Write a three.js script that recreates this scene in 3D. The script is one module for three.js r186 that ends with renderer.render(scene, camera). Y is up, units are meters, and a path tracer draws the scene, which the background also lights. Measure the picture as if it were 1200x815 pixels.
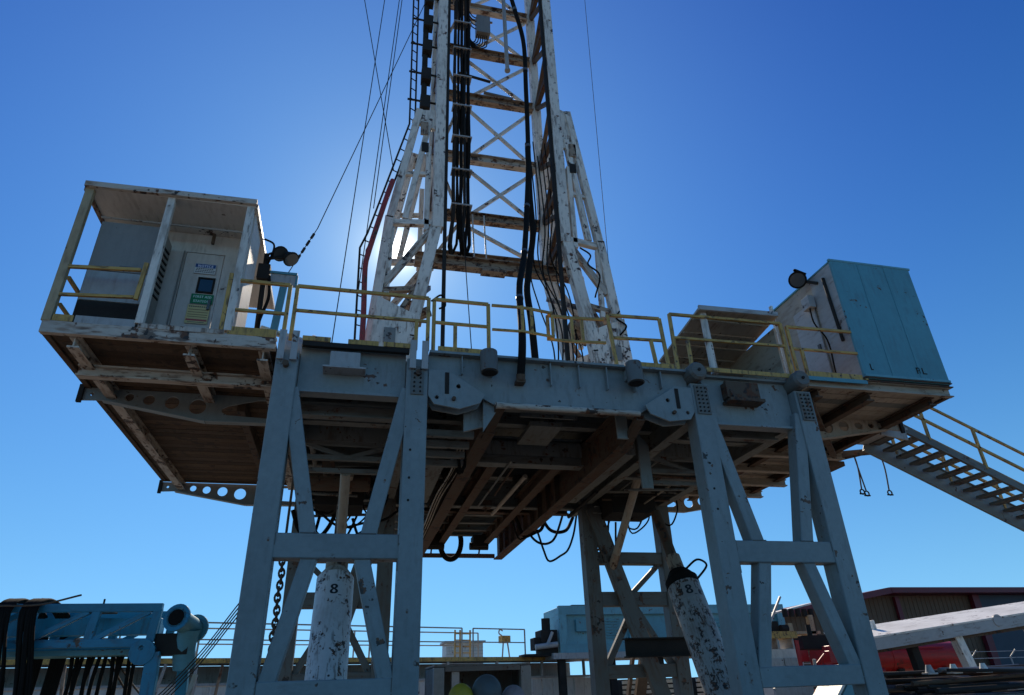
import * as THREE from 'three';
import { mergeGeometries } from 'three/addons/utils/BufferGeometryUtils.js';

// ---------------------------------------------------------------- camera, sky, sun, exposure
const scene = new THREE.Scene();
const rad = Math.PI / 180;
const camera = new THREE.PerspectiveCamera(2 * Math.atan(407.5 / 770) / rad, 1024 / 695, 0.1, 600);
camera.position.set(0, 1.6, 0);
camera.rotation.order = 'YXZ';
camera.rotation.set(27.5 * rad, -14.1 * rad, -2.0 * rad);
scene.add(camera);

const sunDir = new THREE.Vector3(0.0354, 0.5839, -0.8110).normalize();
const sun = new THREE.DirectionalLight(0xffefd8, 5.0);
sun.position.copy(sunDir).multiplyScalar(80);
sun.castShadow = true;
sun.shadow.mapSize.set(4096, 4096);
Object.assign(sun.shadow.camera, { left: -45, right: 55, top: 50, bottom: -50, near: 1, far: 200 });
scene.add(sun, sun.target);

function makeSky() {
  const W = 2048, H = 1024, data = new Float32Array(W * H * 4);
  for (let j = 0; j < H; j++) {
    const el = ((j + 0.5) / H - 0.5) * Math.PI, sy = Math.sin(el), cy = Math.cos(el);
    for (let i = 0; i < W; i++) {
      const az = ((i + 0.5) / W - 0.5) * 2 * Math.PI;
      const x = Math.cos(az) * cy, z = Math.sin(az) * cy;
      const c = Math.min(1, x * sunDir.x + sy * sunDir.y + z * sunDir.z), g = Math.acos(c) / rad;
      const h = Math.max(0, sy);
      const wide = Math.exp(-(g * g) / 900), wider = Math.exp(-(g * g) / 1600), near = Math.exp(-g / 4.5);
      let r = 0.308 * Math.exp(-4.4 * h) + 0.103 * wide + 0.46 * near;
      let gr = 0.694 * Math.exp(-3.0 * h) + 0.233 * wide + 0.45 * near;
      let b = 0.93 * Math.exp(-1.65 * h) + 0.43 * wider + 0.22 * near;
      const core = 40 * Math.exp(-g / 0.3) + 1.1 * Math.exp(-g / 1.1);
      r += core; gr += core * 0.97; b += core * 0.92;
      const o = (j * W + i) * 4;
      data[o] = r; data[o + 1] = gr; data[o + 2] = b; data[o + 3] = 1;
    }
  }
  const t = new THREE.DataTexture(data, W, H, THREE.RGBAFormat, THREE.FloatType);
  t.mapping = THREE.EquirectangularReflectionMapping;
  t.magFilter = t.minFilter = THREE.LinearFilter;
  t.needsUpdate = true;
  return t;
}
const sky = makeSky();
scene.background = sky;
scene.environment = sky;

const renderer = new THREE.WebGLRenderer({ antialias: true });
renderer.toneMapping = THREE.LinearToneMapping;
renderer.toneMappingExposure = 1.05;
renderer.shadowMap.enabled = true;

// ---------------------------------------------------------------- helpers
let seed = 12345;
const rnd = () => { seed = (seed * 1664525 + 1013904223) >>> 0; return seed / 4294967296; };
const rr = (a, b) => a + (b - a) * rnd();
const P = (x, y, d) => new THREE.Vector3(x, y, -d);

function rawGeo(pos, uv) {
  const g = new THREE.BufferGeometry();
  g.setAttribute('position', new THREE.Float32BufferAttribute(pos, 3));
  g.setAttribute('uv', new THREE.Float32BufferAttribute(uv, 2));
  g.computeVertexNormals();
  return g;
}
// a bar whose cross-section (closed list of [x, y]) runs from a to b
function sweep(section, a, b, up = new THREE.Vector3(0, 1, 0)) {
  const z = b.clone().sub(a), L = z.length(); z.normalize();
  let x = new THREE.Vector3().crossVectors(up, z);
  if (x.lengthSq() < 1e-4) x = new THREE.Vector3().crossVectors(new THREE.Vector3(0, 0, -1), z);
  x.normalize();
  const y = new THREE.Vector3().crossVectors(z, x);
  const pos = [], uv = [], n = section.length, ou = rnd() * 9, ov = rnd() * 9;
  const pt = (k, s) => a.clone().addScaledVector(x, section[k][0]).addScaledVector(y, section[k][1]).addScaledVector(z, s);
  const put = (p, u, v) => { pos.push(p.x, p.y, p.z); uv.push(u, v); };
  let run = 0;
  for (let k = 0; k < n; k++) {
    const m = (k + 1) % n, w = Math.hypot(section[m][0] - section[k][0], section[m][1] - section[k][1]);
    const p0 = pt(k, 0), p1 = pt(m, 0), p2 = pt(m, L), p3 = pt(k, L);
    const u0 = ou + run, u1 = ou + run + w;
    put(p0, u0, ov); put(p1, u1, ov); put(p2, u1, ov + L);
    put(p0, u0, ov); put(p2, u1, ov + L); put(p3, u0, ov + L);
    run += w;
  }
  const tri = THREE.ShapeUtils.triangulateShape(section.map(([q, r]) => new THREE.Vector2(q, r)), []);
  for (const [i, j, k] of tri) {
    for (const q of [i, k, j]) put(pt(q, 0), section[q][0] + ou, section[q][1] + ov);
    for (const q of [i, j, k]) put(pt(q, L), section[q][0] + ou, section[q][1] + ov);
  }
  return rawGeo(pos, uv);
}
function rect(w, h, c = Math.min(w, h) * 0.06) {
  c = Math.min(c, 0.012);
  const a = w / 2, b = h / 2;
  return [[-a + c, -b], [a - c, -b], [a, -b + c], [a, b - c], [a - c, b], [-a + c, b], [-a, b - c], [-a, -b + c]];
}
function ish(w, h, tf = 0.03, tw = 0.022) {
  const a = w / 2, b = h / 2, t = tw / 2;
  return [[-a, -b], [a, -b], [a, -b + tf], [t, -b + tf], [t, b - tf], [a, b - tf], [a, b], [-a, b], [-a, b - tf], [-t, b - tf], [-t, -b + tf], [-a, -b + tf]];
}
function csh(w, h, t = 0.02) {           // channel, open towards +x
  const a = w / 2, b = h / 2;
  return [[-a, -b], [a, -b], [a, -b + t], [-a + t, -b + t], [-a + t, b - t], [a, b - t], [a, b], [-a, b]];
}
const ring = (r, n = 12) => Array.from({ length: n }, (_, i) => [r * Math.cos(i / n * 2 * Math.PI), r * Math.sin(i / n * 2 * Math.PI)]);
const beam = (a, b, w, h = w, up) => sweep(rect(w, h), a, b, up);
const ibeam = (a, b, w, h, up) => sweep(ish(w, h), a, b, up);
const box = (x0, x1, y0, y1, d0, d1) => sweep(rect(x1 - x0, y1 - y0), P((x0 + x1) / 2, (y0 + y1) / 2, d0), P((x0 + x1) / 2, (y0 + y1) / 2, d1));
// smooth round bar
function pipe(a, b, r, n = 12, r2 = r) {
  const L = a.distanceTo(b);
  const g = new THREE.CylinderGeometry(r2, r, L, n, 1).toNonIndexed();
  const uv = g.attributes.uv, ou = rnd() * 7;
  for (let i = 0; i < uv.count; i++) uv.setXY(i, uv.getX(i) * 2 * Math.PI * r + ou, uv.getY(i) * L + ou);
  g.applyQuaternion(new THREE.Quaternion().setFromUnitVectors(new THREE.Vector3(0, 1, 0), b.clone().sub(a).normalize()));
  g.translate((a.x + b.x) / 2, (a.y + b.y) / 2, (a.z + b.z) / 2);
  return g;
}
function hose(pts, r, n = 7, seg = pts.length * 6) {
  const c = new THREE.CatmullRomCurve3(pts, false, 'centripetal');
  const g = new THREE.TubeGeometry(c, seg, r, n, false).toNonIndexed();
  const uv = g.attributes.uv, L = c.getLength();
  for (let i = 0; i < uv.count; i++) uv.setXY(i, uv.getX(i) * L, uv.getY(i) * 2 * Math.PI * r);
  return g;
}
// flat plate: outline [[x, y] ...] in the X-Y plane at depth d, thickness t going deeper
function plate(outline, d, t, holes = [], bevel = 0.004) {
  const s = new THREE.Shape(outline.map(([x, y]) => new THREE.Vector2(x, y)));
  for (const h of holes) {
    const p = new THREE.Path();
    if (h.length === 3) p.absarc(h[0], h[1], h[2], 0, Math.PI * 2, true);
    else p.setFromPoints(h.map(([x, y]) => new THREE.Vector2(x, y)));
    s.holes.push(p);
  }
  const g = new THREE.ExtrudeGeometry(s, { depth: t, bevelEnabled: bevel > 0, bevelSize: bevel, bevelThickness: bevel, bevelSegments: 1, curveSegments: 10 });
  g.translate(0, 0, -d - t);
  return g.index ? g.toNonIndexed() : g;
}
const used = {};
function numbered(n) { used[n] = (used[n] ?? -1) + 1; return used[n] ? `${n}_${String(used[n]).padStart(3, '0')}` : n; }
function shade(m) { m.castShadow = m.receiveShadow = true; return m; }
function part(name, geos, mat, parent) {
  geos = Array.isArray(geos) ? geos : [geos];
  const g = geos.length === 1 ? geos[0] : mergeGeometries(geos.map(q => q.index ? q.toNonIndexed() : q));
  const m = shade(new THREE.Mesh(g, mat)); m.name = name; parent.add(m);
  return m;
}
function tag(o, label, category, group) { o.userData = { ...o.userData, label, category }; if (group) o.userData.group = group; return o; }
function thing(name, label, category, group) {
  const o = new THREE.Group(); o.name = numbered(name); scene.add(o);
  return tag(o, label, category, group);
}
function single(name, geos, mat, label, category, group) {
  const m = part(numbered(name), geos, mat, scene);
  return tag(m, label, category, group);
}
function structure(name, geos, mat) { const m = part(numbered(name), geos, mat, scene); m.userData.kind = 'structure'; return m; }

// ---------------------------------------------------------------- procedural surfaces
function lattice(n, s) {
  let q = s; const a = new Float32Array(n * n);
  for (let i = 0; i < a.length; i++) { q = (q * 1664525 + 1013904223) >>> 0; a[i] = q / 4294967296; }
  return a;
}
function tileNoise(N, n, s, sx = 1) {        // N pixels, n cells across, tiles; sx stretches cells along v
  const nx = n, ny = Math.max(1, Math.round(n / sx)), a = lattice(Math.max(nx, ny), s), st = Math.max(nx, ny), out = new Float32Array(N * N);
  for (let j = 0; j < N; j++) {
    const v = j / N * ny, j0 = Math.floor(v), fv = v - j0, tv = fv * fv * (3 - 2 * fv), ja = (j0 % ny) * st, jb = ((j0 + 1) % ny) * st;
    for (let i = 0; i < N; i++) {
      const u = i / N * nx, i0 = Math.floor(u), fu = u - i0, tu = fu * fu * (3 - 2 * fu), ia = i0 % nx, ib = (i0 + 1) % nx;
      const p = a[ja + ia] + (a[ja + ib] - a[ja + ia]) * tu, q = a[jb + ia] + (a[jb + ib] - a[jb + ia]) * tu;
      out[j * N + i] = p + (q - p) * tv;
    }
  }
  return out;
}
function fbm(N, n, oct, s, sx = 1) {
  const out = new Float32Array(N * N); let amp = 1, tot = 0;
  for (let o = 0; o < oct; o++) {
    const t = tileNoise(N, n << o, s + o * 77, sx);
    for (let i = 0; i < out.length; i++) out[i] += t[i] * amp;
    tot += amp; amp *= 0.55;
  }
  for (let i = 0; i < out.length; i++) out[i] /= tot;
  return out;
}
const toS = v => Math.round(255 * Math.min(1, Math.max(0, v <= 0.0031308 ? v * 12.92 : 1.055 * Math.pow(v, 1 / 2.4) - 0.055)));
function colourTex(N, f, size) {
  const d = new Uint8Array(N * N * 4), b = new Uint8Array(N * N * 4);
  const c = [0, 0, 0, 0];
  for (let i = 0; i < N * N; i++) {
    f(i, c);
    d[i * 4] = toS(c[0]); d[i * 4 + 1] = toS(c[1]); d[i * 4 + 2] = toS(c[2]); d[i * 4 + 3] = 255;
    const q = Math.round(255 * Math.min(1, Math.max(0, c[3]))); b[i * 4] = b[i * 4 + 1] = b[i * 4 + 2] = q; b[i * 4 + 3] = 255;
  }
  const mk = (arr, srgb) => {
    const t = new THREE.DataTexture(arr, N, N, THREE.RGBAFormat);
    t.wrapS = t.wrapT = THREE.RepeatWrapping; t.magFilter = THREE.LinearFilter; t.minFilter = THREE.LinearMipmapLinearFilter;
    t.generateMipmaps = true; t.repeat.set(1 / size, 1 / size); if (srgb) t.colorSpace = THREE.SRGBColorSpace; t.needsUpdate = true;
    return t;
  };
  return { map: mk(d, true), bump: mk(b, false) };
}
const N = 1024;
const nA = fbm(N, 12, 6, 11), nB = fbm(N, 20, 6, 91), nC = fbm(N, 64, 4, 301), nS = fbm(N, 96, 4, 57, 5), nBig = fbm(N, 4, 4, 701), nF = tileNoise(N, 512, 5);
const smooth = (a, b, x) => { const t = Math.min(1, Math.max(0, (x - a) / (b - a))); return t * t * (3 - 2 * t); };
const lerp3 = (c, k, t) => { for (let q = 0; q < 3; q++) c[q] += (k[q] - c[q]) * t; };
// paint on steel: base coat, mottled fading, ragged chips down to rust and dark primer, scuffs along the length
function paint({ base, chip = 0.1, rust = [0.13, 0.055, 0.025], dark = [0.035, 0.028, 0.024], stain = 0.2, stainCol = [0.22, 0.13, 0.07], rough = 0.55, metal = 0, size = 4.6, mott = 0.16, bump = 0.0012, hi = false, scuff = 0.3 }) {
  const n = hi ? N : N / 2, st = N / n;
  const { map, bump: bm } = colourTex(n, (p, c) => {
    const i = st === 1 ? p : (p % n) * st + (p / n | 0) * st * N;
    const m = 1 + (nBig[i] - 0.5) * mott * 2 + (nC[i] - 0.5) * mott + (nF[i] - 0.5) * 0.06;
    c[0] = base[0] * m; c[1] = base[1] * m; c[2] = base[2] * m;
    lerp3(c, stainCol, stain * smooth(0.42, 0.72, nS[i] * 0.6 + nA[i] * 0.4));
    const patch = nBig[i] * 0.45 + nA[i] * 0.55;
    const v = nB[i] * 0.45 + nC[i] * 0.2 + patch * 0.35, th = 0.685 - chip;
    const w = nC[i] * 0.7 + nB[i] * 0.3, th2 = 0.85 - chip * 0.75 - (patch - 0.5) * 1.5;
    const sc = scuff * smooth(0.60, 0.64, nS[i]) * smooth(0.48, 0.62, patch + chip * 0.5);
    const k = Math.max(smooth(th, th + 0.012, v), smooth(th2, th2 + 0.012, w), sc);
    lerp3(c, rust, Math.max(smooth(th - 0.035, th, v), smooth(th2 - 0.03, th2, w)) * 0.4);
    if (k > 0) { const mixd = smooth(0.4, 0.6, nC[(i + 5000) % (N * N)]); lerp3(c, [rust[0] + (dark[0] - rust[0]) * mixd, rust[1] + (dark[1] - rust[1]) * mixd, rust[2] + (dark[2] - rust[2]) * mixd], k); }
    c[3] = 0.75 - 0.5 * k + (nC[i] - 0.5) * 0.25;
  }, size);
  return new THREE.MeshStandardMaterial({ map, bumpMap: bm, bumpScale: bump, roughness: rough, metalness: metal });
}
function plain(c, rough = 0.6, metal = 0, size = 1.5, mott = 0.25, spec = 1) {
  const { map, bump } = colourTex(256, (i, q) => {
    const k = (i % 256) * 4 + (i / 256 | 0) * 4 * N, m = 1 + (nBig[k] - 0.5) * mott * 2 + (nC[k] - 0.5) * mott;
    q[0] = c[0] * m; q[1] = c[1] * m; q[2] = c[2] * m; q[3] = nC[k];
  }, size);
  return new THREE.MeshPhysicalMaterial({ map, bumpMap: bump, bumpScale: 0.001, roughness: rough, metalness: metal, specularIntensity: spec });
}
const M = {
  blue: paint({ base: [0.235, 0.265, 0.262], chip: 0.015, stain: 0.12, stainCol: [0.12, 0.11, 0.095], rough: 0.5, mott: 0.2, hi: true, scuff: 0.12 }),
  blueRust: paint({ base: [0.145, 0.148, 0.135], chip: 0.06, stain: 0.5, stainCol: [0.13, 0.09, 0.06], rough: 0.6, hi: true }),  // rusted blue paint, base also darkened for the shade under the rig
  under: paint({ base: [0.19, 0.2, 0.185], chip: 0.05, stain: 0.6, stainCol: [0.12, 0.102, 0.084], rough: 0.75, hi: true, scuff: 0.3 }),  // darker copy of the blue paint: underside shade put into base and brown stain
  rusty: paint({ base: [0.105, 0.072, 0.047], chip: 0.12, stain: 0.8, stainCol: [0.11, 0.052, 0.026], rust: [0.12, 0.045, 0.02], rough: 0.85 }),
  white: paint({ base: [0.74, 0.675, 0.585], chip: 0.06, stain: 0.55, stainCol: [0.30, 0.23, 0.17], rough: 0.55, hi: true, scuff: 0.5 }),
  whiteRust: paint({ base: [0.54, 0.475, 0.395], chip: 0.10, stain: 0.75, stainCol: [0.25, 0.14, 0.075], rough: 0.65, hi: true, scuff: 0.6 }),
  beige: paint({ base: [0.40, 0.345, 0.27], chip: 0.03, stain: 0.4, stainCol: [0.22, 0.155, 0.10], rough: 0.6, hi: true }),
  cylinder: paint({ base: [0.62, 0.62, 0.62], chip: 0.085, stain: 0.2, stainCol: [0.3, 0.22, 0.16], dark: [0.05, 0.035, 0.03], rough: 0.45, size: 2.6, hi: true, scuff: 0.5 }),
  yellow: paint({ base: [0.55, 0.335, 0.085], chip: 0.05, stain: 0.6, stainCol: [0.17, 0.10, 0.04], rough: 0.55, size: 2.5, scuff: 0.6 }),
  mastRust: paint({ base: [0.34, 0.255, 0.18], chip: 0.13, stain: 0.9, stainCol: [0.15, 0.07, 0.035], rust: [0.11, 0.045, 0.025], rough: 0.75, size: 3.2, hi: true, scuff: 0.7 }),
  teal: paint({ base: [0.10, 0.30, 0.36], chip: -0.04, stain: 0.25, stainCol: [0.09, 0.17, 0.19], rough: 0.5, mott: 0.12, scuff: 0.1 }),
  tealPale: paint({ base: [0.14, 0.36, 0.42], chip: 0.0, stain: 0.2, stainCol: [0.1, 0.2, 0.24], rough: 0.5 }),
  cobalt: paint({ base: [0.02, 0.22, 0.36], chip: 0.02, stain: 0.3, stainCol: [0.04, 0.07, 0.10], rough: 0.45 }),
  grey: paint({ base: [0.25, 0.235, 0.205], chip: -0.05, stain: 0.25, stainCol: [0.15, 0.14, 0.13], rough: 0.4, mott: 0.1, scuff: 0.05 }),
  wall: paint({ base: [0.68, 0.63, 0.565], chip: -0.02, stain: 0.25, stainCol: [0.33, 0.27, 0.21], rough: 0.6, mott: 0.1, hi: true, scuff: 0.15 }),
  tin: paint({ base: [0.40, 0.395, 0.38], chip: 0.0, stain: 0.35, stainCol: [0.25, 0.21, 0.17], rough: 0.5 }),
  dark: plain([0.032, 0.029, 0.026], 0.8, 0, 1.5, 0.25, 0.3), black: plain([0.013, 0.0115, 0.010], 0.9, 0, 1.5, 0.25, 0.25), steel: plain([0.14, 0.13, 0.12], 0.45, 0.5),
  red: paint({ base: [0.42, 0.012, 0.014], chip: 0.0, stain: 0.3, stainCol: [0.10, 0.015, 0.015], rough: 0.45 }),
  maroon: paint({ base: [0.15, 0.012, 0.025], chip: -0.05, stain: 0.1, stainCol: [0.1, 0.02, 0.03], rough: 0.5 }),
  cream: paint({ base: [0.80, 0.77, 0.69], chip: 0.0, stain: 0.25, stainCol: [0.42, 0.35, 0.26], rough: 0.55 }),
  cylinderWorn: paint({ base: [0.36, 0.35, 0.33], chip: 0.125, stain: 0.45, stainCol: [0.2, 0.14, 0.1], dark: [0.03, 0.022, 0.02], rough: 0.5, size: 2.0, hi: true, scuff: 0.9 }),
  tanPost: paint({ base: [0.40, 0.31, 0.18], chip: -0.01, stain: 0.4, stainCol: [0.24, 0.14, 0.07], rough: 0.6, scuff: 0.2 }),
  brownWall: plain([0.15, 0.085, 0.05], 0.7, 0, 3, 0.15), navyWall: plain([0.035, 0.05, 0.075], 0.6, 0, 3, 0.15),
  rope: plain([0.10, 0.085, 0.07], 0.9), glass: new THREE.MeshPhysicalMaterial({ color: 0x11161c, roughness: 0.08, metalness: 0, clearcoat: 1 }),
  lens: new THREE.MeshPhysicalMaterial({ color: 0x4a4c4c, roughness: 0.15, clearcoat: 1 }),
  yard: null, wood: [],
};
for (const tone of [[0.115, 0.068, 0.038], [0.145, 0.088, 0.05], [0.09, 0.054, 0.031], [0.125, 0.08, 0.05]]) {
  const { map, bump } = colourTex(512, (p, c) => {
    const i = (p % 512) * 2 + (p / 512 | 0) * 2 * N, x = i % N, y = i / N | 0, k = ((y * 3) % N) * N + (x % N);
    const g = 0.7 + 0.6 * nS[((x * 5) % N) * N + ((y >> 2) % N)] * 0.6 + (nBig[k] - 0.5) * 0.5;
    c[0] = tone[0] * g; c[1] = tone[1] * g; c[2] = tone[2] * g; c[3] = nS[((x * 5) % N) * N + ((y >> 2) % N)];
    lerp3(c, [0.05, 0.035, 0.025], 0.7 * smooth(0.56, 0.68, nA[i]));
  }, 1.6);
  M.wood.push(new THREE.MeshStandardMaterial({ map, bumpMap: bump, bumpScale: 0.003, roughness: 0.9 }));
}
{
  const { map, bump } = colourTex(N, (i, c) => {
    const m = 0.75 + 0.5 * nBig[i] + (nF[i] - 0.5) * 0.5 + (nC[i] - 0.5) * 0.4;
    c[0] = 0.20 * m; c[1] = 0.167 * m; c[2] = 0.13 * m; c[3] = nF[i] * 0.7 + nC[i] * 0.3;
  }, 5);
  M.yard = new THREE.MeshStandardMaterial({ map, bumpMap: bump, bumpScale: 0.02, roughness: 0.95 });
}

// ---------------------------------------------------------------- ground
{
  const g = new THREE.PlaneGeometry(700, 700, 40, 40).toNonIndexed();
  g.rotateX(-Math.PI / 2);
  const uv = g.attributes.uv; for (let i = 0; i < uv.count; i++) uv.setXY(i, uv.getX(i) * 700, uv.getY(i) * 700);
  structure('ground', g, M.yard);
}

// ---------------------------------------------------------------- support towers
const CX = 3.51;                                   // middle of the rig
function boltPlate(t, x, y, d, cols, rows, w, h) {
  const pl = part('splice_plate', plate([[x - w / 2, y - h / 2], [x + w / 2, y - h / 2], [x + w / 2, y + h / 2], [x - w / 2, y + h / 2]], d - 0.022, 0.02), M.blueRust, t);
  const g = [];
  for (let i = 0; i < cols; i++) for (let j = 0; j < rows; j++) {
    const bx = x + (i / (cols - 1) - 0.5) * (w - 0.1), by = y + (j / (rows - 1) - 0.5) * (h - 0.1);
    g.push(sweep(ring(0.017, 6), P(bx, by, d - 0.045), P(bx, by, d - 0.02)));
  }
  const m = part('bolts', g, M.dark, pl); m.userData.kind = 'stuff';
}
function frontTower(x0, x1, label, right) {
  const t = thing('support_tower', label, 'tower', 'front towers under the drill floor');
  const top = right ? 6.52 : 6.6;
  part('post', beam(P(x0 + 0.175, 0.06, 10.18), P(x0 + 0.175, top, 10.18), 0.35, 0.36, P(0, 0, 1)), M.blue, t);
  part('post', beam(P(x1 - 0.18, 0.06, 10.18), P(x1 - 0.18, top, 10.18), 0.36, 0.36, P(0, 0, 1)), M.blue, t);
  part('crossbar', beam(P(x0 + 0.34, 3.515, 10.17), P(x1 - 0.35, 3.515, 10.17), 0.3, 0.35), M.blue, t);
  part('crossbar', beam(P(x0 + 0.34, 1.645, 10.17), P(x1 - 0.35, 1.645, 10.17), 0.3, 0.29), M.blue, t);
  const dg = (xa, ya, xb, yb, w) => part('brace', beam(P(xa, ya, 10.165), P(xb, yb, 10.165), w, 0.27, P(0, 0, 1)), M.blue, t);
  dg(x0 + 0.29, 5.95, x0 + 0.81, 3.6, 0.23); dg(x1 - 0.32, 6.05, x1 - 0.82, 3.6, 0.23);
  dg(x0 + 0.86, 3.42, x0 + 0.46, 1.7, 0.22); dg(x1 - 0.89, 3.42, x1 - 0.43, 1.7, 0.22);
  for (const y of [3.69, 3.34, 1.79, 1.5]) for (const x of [x0 + 0.352, x1 - 0.362]) part('weld_bead', pipe(P(x, y - 0.17, 10.018), P(x, y > 3.5 || y > 1.6 ? y : y + 0.1, 10.018), 0.011, 6), M.blueRust, t);
  for (const [x, y] of [[x0 + 0.81, 3.695], [x1 - 0.82, 3.695], [x0 + 0.86, 3.335], [x1 - 0.89, 3.335]]) part('weld_bead', pipe(P(x - 0.125, y, 10.028), P(x + 0.125, y, 10.028), 0.011, 6), M.blueRust, t);
  for (const y of [5.0, 4.55, 4.2]) part('bolt_hole', pipe(P(right ? x0 + 0.12 : x1 - 0.25, y, 9.994), P(right ? x0 + 0.12 : x1 - 0.25, y, 10.0), 0.02, 10), M.dark, t);
  for (const x of [x0 + 0.175, x1 - 0.18]) part('foot_pad', box(x - 0.35, x + 0.35, 0, 0.07, 9.85, 10.5), M.blueRust, t);
  if (right) {
    boltPlate(t, x0 + 0.19, 6.2, 10.0, 3, 7, 0.26, 0.56); boltPlate(t, x1 - 0.18, 6.2, 10.0, 3, 7, 0.26, 0.56);
    for (const x of [x0 + 0.12, x1 - 0.24]) {
      const c = part('pin_cap', [pipe(P(x, 6.72, 9.86), P(x, 6.72, 10.3), 0.18, 18), pipe(P(x, 6.72, 9.81), P(x, 6.72, 9.86), 0.14, 18, 0.18)], M.blueRust, t);
      part('grease_nipple', pipe(P(x, 6.72, 9.78), P(x, 6.72, 9.815), 0.03, 8), M.dark, c);
    }
  } else {
    boltPlate(t, x1 - 0.18, 6.2, 10.0, 2, 6, 0.2, 0.5);
    for (const x of [x0 + 0.17, x1 - 0.17]) {
      part('lifting_lug', [plate([[x - 0.15, 6.4], [x - 0.05, 6.4], [x - 0.05, 6.92], [x - 0.15, 6.92]], 9.93, 0.03), plate([[x + 0.05, 6.4], [x + 0.15, 6.4], [x + 0.15, 6.92], [x + 0.05, 6.92]], 9.93, 0.03)], M.tin, t);
      part('lug_pin', pipe(P(x, 6.32, 9.9), P(x, 6.32, 10.05), 0.05), M.rusty, t);
    }
  }
}
frontTower(-1.4, 1.05, 'blue grey braced steel tower below the white cabin side of the rig', false);
frontTower(5.88, 8.42, 'blue grey braced steel tower with round pin caps, beside the stairway', true);

function rearTower(x0, x1, label, flip) {
  const t = thing('support_tower', label, 'tower', 'rear towers under the drill floor');
  const d = 16.7, m = M.blueRust;
  for (const x of [x0 + 0.2, x1 - 0.2]) {
    part('post', beam(P(x, 0.06, d), P(x, 6.0, d), 0.36, 0.36, P(0, 0, 1)), m, t);
    part('foot_pad', box(x - 0.35, x + 0.35, 0, 0.07, d - 0.33, d + 0.33), m, t);
  }
  part('crossbar', beam(P(x0 + 0.38, 4.55, d), P(x1 - 0.38, 4.55, d), 0.28, 0.3), m, t);
  part('crossbar', beam(P(x0 + 0.38, 3.55, d), P(x1 - 0.38, 3.55, d), 0.28, 0.34), m, t);
  part('crossbar', beam(P(x0 + 0.38, 1.9, d), P(x1 - 0.38, 1.9, d), 0.28, 0.3), m, t);
  const xs = flip ? [x1 - 0.3, x0 + 0.75] : [x0 + 0.3, x1 - 0.75];
  part('brace', beam(P(xs[0], 5.8, d - 0.2), P(xs[1], 1.0, d - 0.2), 0.4, 0.16, P(0, 0, 1)), m, t);
  part('brace', beam(P((x0 + x1) / 2, 3.4, d), P(x0 + 0.4, 2.0, d), 0.15, 0.15, P(0, 0, 1)), m, t);
  part('brace', beam(P((x0 + x1) / 2, 3.4, d), P(x1 - 0.4, 2.0, d), 0.15, 0.15, P(0, 0, 1)), m, t);
  part('brace', beam(P((x0 + x1) / 2, 3.7, d), P(flip ? x0 + 0.4 : x1 - 0.4, 4.45, d), 0.12, 0.12, P(0, 0, 1)), m, t);
}
rearTower(-1.4, 1.05, 'far braced tower seen through the left front tower behind the white cylinder', true);
rearTower(5.88, 8.42, 'far braced tower standing clear left of the tilted cylinder', false);
for (const [x, l] of [[-0.18, 'base skid joining the two left towers along the ground'], [7.15, 'base skid joining the two right towers along the ground']])
  single('base_skid', [ibeam(P(x - 1.04, 0.27, 10.5), P(x - 1.04, 0.27, 16.5), 0.25, 0.36), ibeam(P(x + 1.04, 0.27, 10.5), P(x + 1.04, 0.27, 16.5), 0.25, 0.36), beam(P(x - 1.0, 0.27, 13.4), P(x + 1.0, 0.27, 13.4), 0.24, 0.24)], M.blueRust, l, 'skid');

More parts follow.
